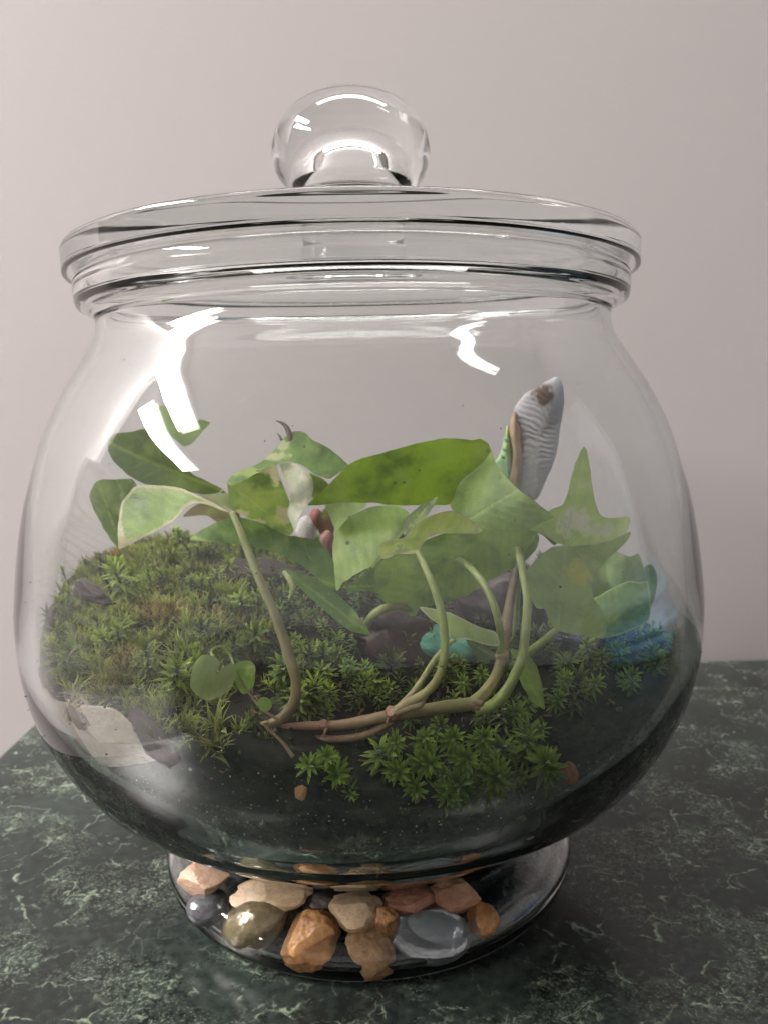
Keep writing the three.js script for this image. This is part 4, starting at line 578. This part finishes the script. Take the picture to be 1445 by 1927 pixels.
{
  const stone = (name, cat, px, py, z, a, b, c, turn, look, label, o = {}) => { const g = stoneGeometry(a / 1000, b / 1000, c / 1000, { seed: px % 17, rough: 0.1, facets: 4, ...look, ...o }); const m = single(name, g, o.mat ?? stoneMat, label, cat, z === null ? onGlass(px, py, 0.0011) : at(px, py, z)); m.rotation.z = -turn; return m; };
  stone('turquoise_stone', 'stone', 832, 1219, 0.048, 14, 5.4, 9, 0.22, { c0: [0.07, 0.23, 0.18], c1: [0.15, 0.40, 0.30] }, 'dusty turquoise stone lying on the soil behind the thin stems', { facets: 0, rough: 0.03, fine: 26 });
  stone('blue_stone', 'stone', 1062, 1222, 0.040, 13, 7.5, 9, -0.25, { c0: [0.008, 0.018, 0.06], c1: [0.022, 0.05, 0.13] }, 'dark blue stone under the large front leaf on the right');
  stone('dark_rock', 'rock', 930, 1150, 0.018, 18, 12, 12, 0.2, { c0: [0.035, 0.024, 0.022], c1: [0.105, 0.082, 0.085] }, 'dark purplish-brown rock in the middle behind the stems', { rough: 0.22, facets: 8 });
  stone('dark_rock', 'rock', 1025, 1160, 0.028, 9, 12, 9, 0, { c0: [0.014, 0.010, 0.009], c1: [0.035, 0.025, 0.022] }, 'near-black rock between the thick petiole and the large front leaf', { rough: 0.22 });
  stone('bark_piece', 'bark', 745, 1212, 0.050, 13, 10, 9, 0.3, { c0: [0.022, 0.012, 0.009], c1: [0.075, 0.038, 0.028] }, 'dark brown bark lump left of the turquoise stone', { rough: 0.35, facets: 6 });
  stone('bark_piece', 'bark', 470, 1098, -0.004, 24, 7, 12, 0.05, { c0: [0.014, 0.008, 0.006], c1: [0.05, 0.027, 0.018] }, 'flat brown bark slab behind the arched petiole on the left moss', { rough: 0.25, facets: 8 });
  stone('bark_piece', 'bark', 175, 1120, 0.060, 7, 2.6, 5, 0.55, { c0: [0.045, 0.032, 0.03], c1: [0.12, 0.09, 0.085] }, 'small grey-brown bark chip on the moss at the far left', { rough: 0.3, facets: 5 });
  stone('wood_chip', 'wood chip', 571, 1474, null, 1.5, 2.9, 1.1, 0.15, { c0: [0.36, 0.17, 0.06], c1: [0.50, 0.28, 0.12] }, 'small orange chip against the front glass, left of the lone moss sprig', { facets: 5 });
  stone('wood_chip', 'wood chip', 1056, 1442, null, 2.2, 3.0, 1.2, -0.3, { c0: [0.18, 0.06, 0.03], c1: [0.28, 0.11, 0.06] }, 'rust-red chip in the soil at the lower right', { facets: 5 });
  stone('wood_chip', 'wood chip', 974, 1541, null, 1.9, 1.1, 1, 0.25, { c0: [0.34, 0.25, 0.12], c1: [0.46, 0.36, 0.2] }, 'tiny pale yellow chip low in the soil on the right', { facets: 4 });
  const t = thing('toadstool_ornament', 'small red and white toadstool ornament half hidden behind the cream leaf', 'ornament', at(590, 1002, 0.010)); t.scale.setScalar(0.62);
  const cap = stoneGeometry(0.0042, 0.0066, 0.0050, { seed: 5, rough: 0.02, c0: [0.22, 0.07, 0.055], c1: [0.32, 0.11, 0.09] }); cap.translate(0.002, 0.006, 0); part('cap', cap, stoneMat, t);
  const stalk = stoneGeometry(0.006, 0.0095, 0.005, { seed: 6, rough: 0.03, c0: [0.55, 0.5, 0.5], c1: [0.65, 0.6, 0.6] }); stalk.translate(-0.004, -0.001, 0.003); part('stalk', stalk, stoneMat, t);
  stone('pinkish_pebble', 'pebble', 617, 1030, 0.022, 3, 5, 3, 0, { c0: [0.17, 0.06, 0.05], c1: [0.25, 0.1, 0.08] }, 'small dark red pebble behind the broad pale leaf');
  const dead = thing('dead_leaf', 'brown dead leaf standing behind the broad pale leaf', 'leaf', at(612, 995, 0.015)); const P = { add: (m) => { m.position.copy(dead.position).negate(); dead.add(m); } };
  leaf(P, { poly: [[598, 985], [606, 970], [616, 962], [624, 980], [630, 1000], [626, 1018], [612, 1022], [600, 1008]], base: [612, 1022], tip: [616, 962], z: 0.015, dark: 0.6, pale: 0, seed: 301, mat: dullLeafMat, tone: { mid: [0.13, 0.07, 0.045], deep: [0.07, 0.04, 0.028], vein: [0.16, 0.09, 0.06] } });
  { // pale sheet inside the glass at the lower left, coloured to imitate a reflection
    const reach = (x, y, inset) => { for (let k = 0; k < 60; k++) { const p = onGlass(x + k * 1.5, y, inset); if (p) return p; } return onGlass(200, 1380, inset); };
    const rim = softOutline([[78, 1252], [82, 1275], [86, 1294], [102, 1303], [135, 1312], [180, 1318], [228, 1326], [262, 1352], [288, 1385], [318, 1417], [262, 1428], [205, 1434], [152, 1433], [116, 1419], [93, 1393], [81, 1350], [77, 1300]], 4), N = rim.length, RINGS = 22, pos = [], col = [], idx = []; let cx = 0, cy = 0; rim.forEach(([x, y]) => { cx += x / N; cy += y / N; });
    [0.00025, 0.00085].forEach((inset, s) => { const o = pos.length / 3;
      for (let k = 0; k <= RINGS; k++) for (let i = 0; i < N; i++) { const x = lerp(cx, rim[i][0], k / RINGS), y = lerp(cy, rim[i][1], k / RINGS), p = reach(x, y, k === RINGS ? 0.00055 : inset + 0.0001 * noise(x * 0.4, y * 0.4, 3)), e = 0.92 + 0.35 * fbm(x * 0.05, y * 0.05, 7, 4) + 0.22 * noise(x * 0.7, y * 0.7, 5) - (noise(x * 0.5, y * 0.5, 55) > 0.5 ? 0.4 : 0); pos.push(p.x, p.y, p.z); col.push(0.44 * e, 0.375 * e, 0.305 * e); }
      for (let k = 0; k < RINGS; k++) for (let i = 0; i < N; i++) { const a = o + k * N + i, c = o + k * N + (i + 1) % N; if (s) idx.push(a, a + N, c, c, a + N, c + N); else idx.push(a, c, a + N, c, c + N, a + N); } });
    const g = new THREE.BufferGeometry(); g.setAttribute('position', new THREE.Float32BufferAttribute(pos, 3)); g.setAttribute('color', new THREE.Float32BufferAttribute(col, 3)); g.setIndex(idx); g.computeVertexNormals();
    const m = single('painted_reflection', g, std({ vertexColors: true, roughness: 0.95, side: THREE.DoubleSide }), 'pale beige grainy band painted as a reflection in the glass at the lower left, above the dark soil', 'painted_reflection'); m.userData.kind = 'stuff';
    for (const [px, py, a, c, turn, label, c0, c1] of [[166, 1337, 5.2, 3.4, 0.25, 'dark brown bark scrap set in the pale painted reflection, behind the dry rootlets', [0.045, 0.026, 0.022], [0.12, 0.065, 0.05]], [300, 1382, 8.5, 4.2, 0.75, 'dark purplish-brown bark scrap at the right end of the pale painted reflection', [0.035, 0.024, 0.026], [0.10, 0.066, 0.066]]]) {
      const g2 = stoneGeometry(a / 1000, c / 1000, 0.00045, { seed: px % 13, rough: 0.3, facets: 0, c0, c1 }), p = onGlass(px, py, 0.0005), k = single('bark_scrap', g2, stoneMat, label, 'bark', p); k.rotation.order = 'YXZ'; k.rotation.y = Math.atan2(p.x, p.z); k.rotation.x = -0.35 + 0.35; k.rotation.z = -turn;
    }
  }
  // dry roots, twigs
  single('dry_twig', tube([[500, 1356], [520, 1374], [540, 1394], [555, 1416]].map(([x, y]) => onGlass(x, y, 0.0007)), [0.25, 0.35, 0.4, 0.5], S.brown, S.tan, 6), stemMat, 'thin dry twig on the dark soil below the left end of the vine', 'twig');
  const roots = thing('root_tangle', 'tangle of dry reddish rootlets hanging against the glass at the lower left', 'roots', at(165, 1335, 0.088)); const Q = { add: (m) => { m.position.copy(roots.position).negate(); roots.add(m); } };
  for (const pts of [[[150, 1345], [154, 1328], [160, 1316], [172, 1306]], [[150, 1346], [166, 1350], [180, 1342], [190, 1336]], [[160, 1314], [168, 1330], [172, 1346]], [[172, 1306], [182, 1316], [188, 1326], [182, 1342]], [[143, 1338], [150, 1322], [158, 1300], [166, 1286]], [[166, 1350], [176, 1352], [186, 1346]], [[176, 1312], [170, 1320], [156, 1330], [148, 1342]]]) part('rootlet', tube(pts.map(([x, y], i) => onGlass(x, y, 0.0004 + 0.0001 * i)), [0.35, 0.4, 0.3, 0.2], [0.26, 0.15, 0.095], [0.34, 0.22, 0.15], 7), stemMat, Q);
  single('dry_twig', tube(path([[145, 1240, 0.086], [150, 1228, 0.087], [158, 1218, 0.0875], [166, 1212, 0.0875]]), [0.15, 0.25, 0.3, 0.2], S.tan, [0.5, 0.42, 0.34], 6), stemMat, 'short pale bent twig on the moss at the far left', 'twig');
  { // specks of dirt on the outside of the glass
    seed = 99; const sp = new THREE.IcosahedronGeometry(1, 1), ms = [];
    for (let i = 0; i < 90; i++) { const a = rr(-1.5, 1.5), y = rr(0.06, 0.20); let R = 0.09; for (let k = 1; k < outP.length; k++) if (k > iWaist && outP[k][1] >= y) { R = outP[k][0]; break; } const s = rr(0.10, 0.26) / 1000; ms.push(new THREE.Matrix4().compose(V(R * Math.sin(a), y, R * Math.cos(a)), new THREE.Quaternion(), V(s * rr(0.7, 1.8), s, s))); }
    const m = new THREE.InstancedMesh(sp, std({ color: rgb(0.06, 0.055, 0.05), roughness: 0.9 }), ms.length); ms.forEach((k, i) => m.setMatrixAt(i, k));
    m.name = 'dirt_specks'; m.userData = { label: 'tiny dark specks of dirt sticking to the outside of the glass', category: 'dirt', kind: 'stuff' }; scene.add(m);
  }
  // loose light crumbs in the soil along the glass
  seed = 4711; const crumbs = [];
  const crumb = new THREE.IcosahedronGeometry(1, 0), mats = [];
  for (let i = 0; i < 900; i++) { const a = rr(-1.5, 1.5), y = lerp(0.03, 0.092, Math.pow(rnd(), 0.8)), x = Math.sin(a), z = Math.cos(a), R = innerR(y) - 0.0011; if (y > ground(R * x, R * z) - 0.001) continue; const s = rr(0.12, 0.34) * (rnd() < 0.12 ? 1.8 : 1) / 1000; mats.push([new THREE.Matrix4().compose(V(R * x, y, R * z), new THREE.Quaternion().setFromEuler(new THREE.Euler(rr(0, 6), rr(0, 6), rr(0, 6))), V(s * rr(0.7, 1.6), s, s)), rnd() < 0.6 ? rgb(0.42, 0.38, 0.32) : rnd() < 0.6 ? rgb(0.24, 0.15, 0.08) : rgb(0.6, 0.58, 0.55)]); }
  const m = new THREE.InstancedMesh(crumb, std({ roughness: 0.9 }), mats.length); mats.forEach(([k, c], i) => { m.setMatrixAt(i, k); m.setColorAt(i, c); });
  m.name = 'soil_crumbs'; m.castShadow = m.receiveShadow = true; m.userData = { label: 'pale crumbs and grit scattered through the dark soil', category: 'grit', kind: 'stuff' }; scene.add(m);
}
renderer.render(scene, camera);
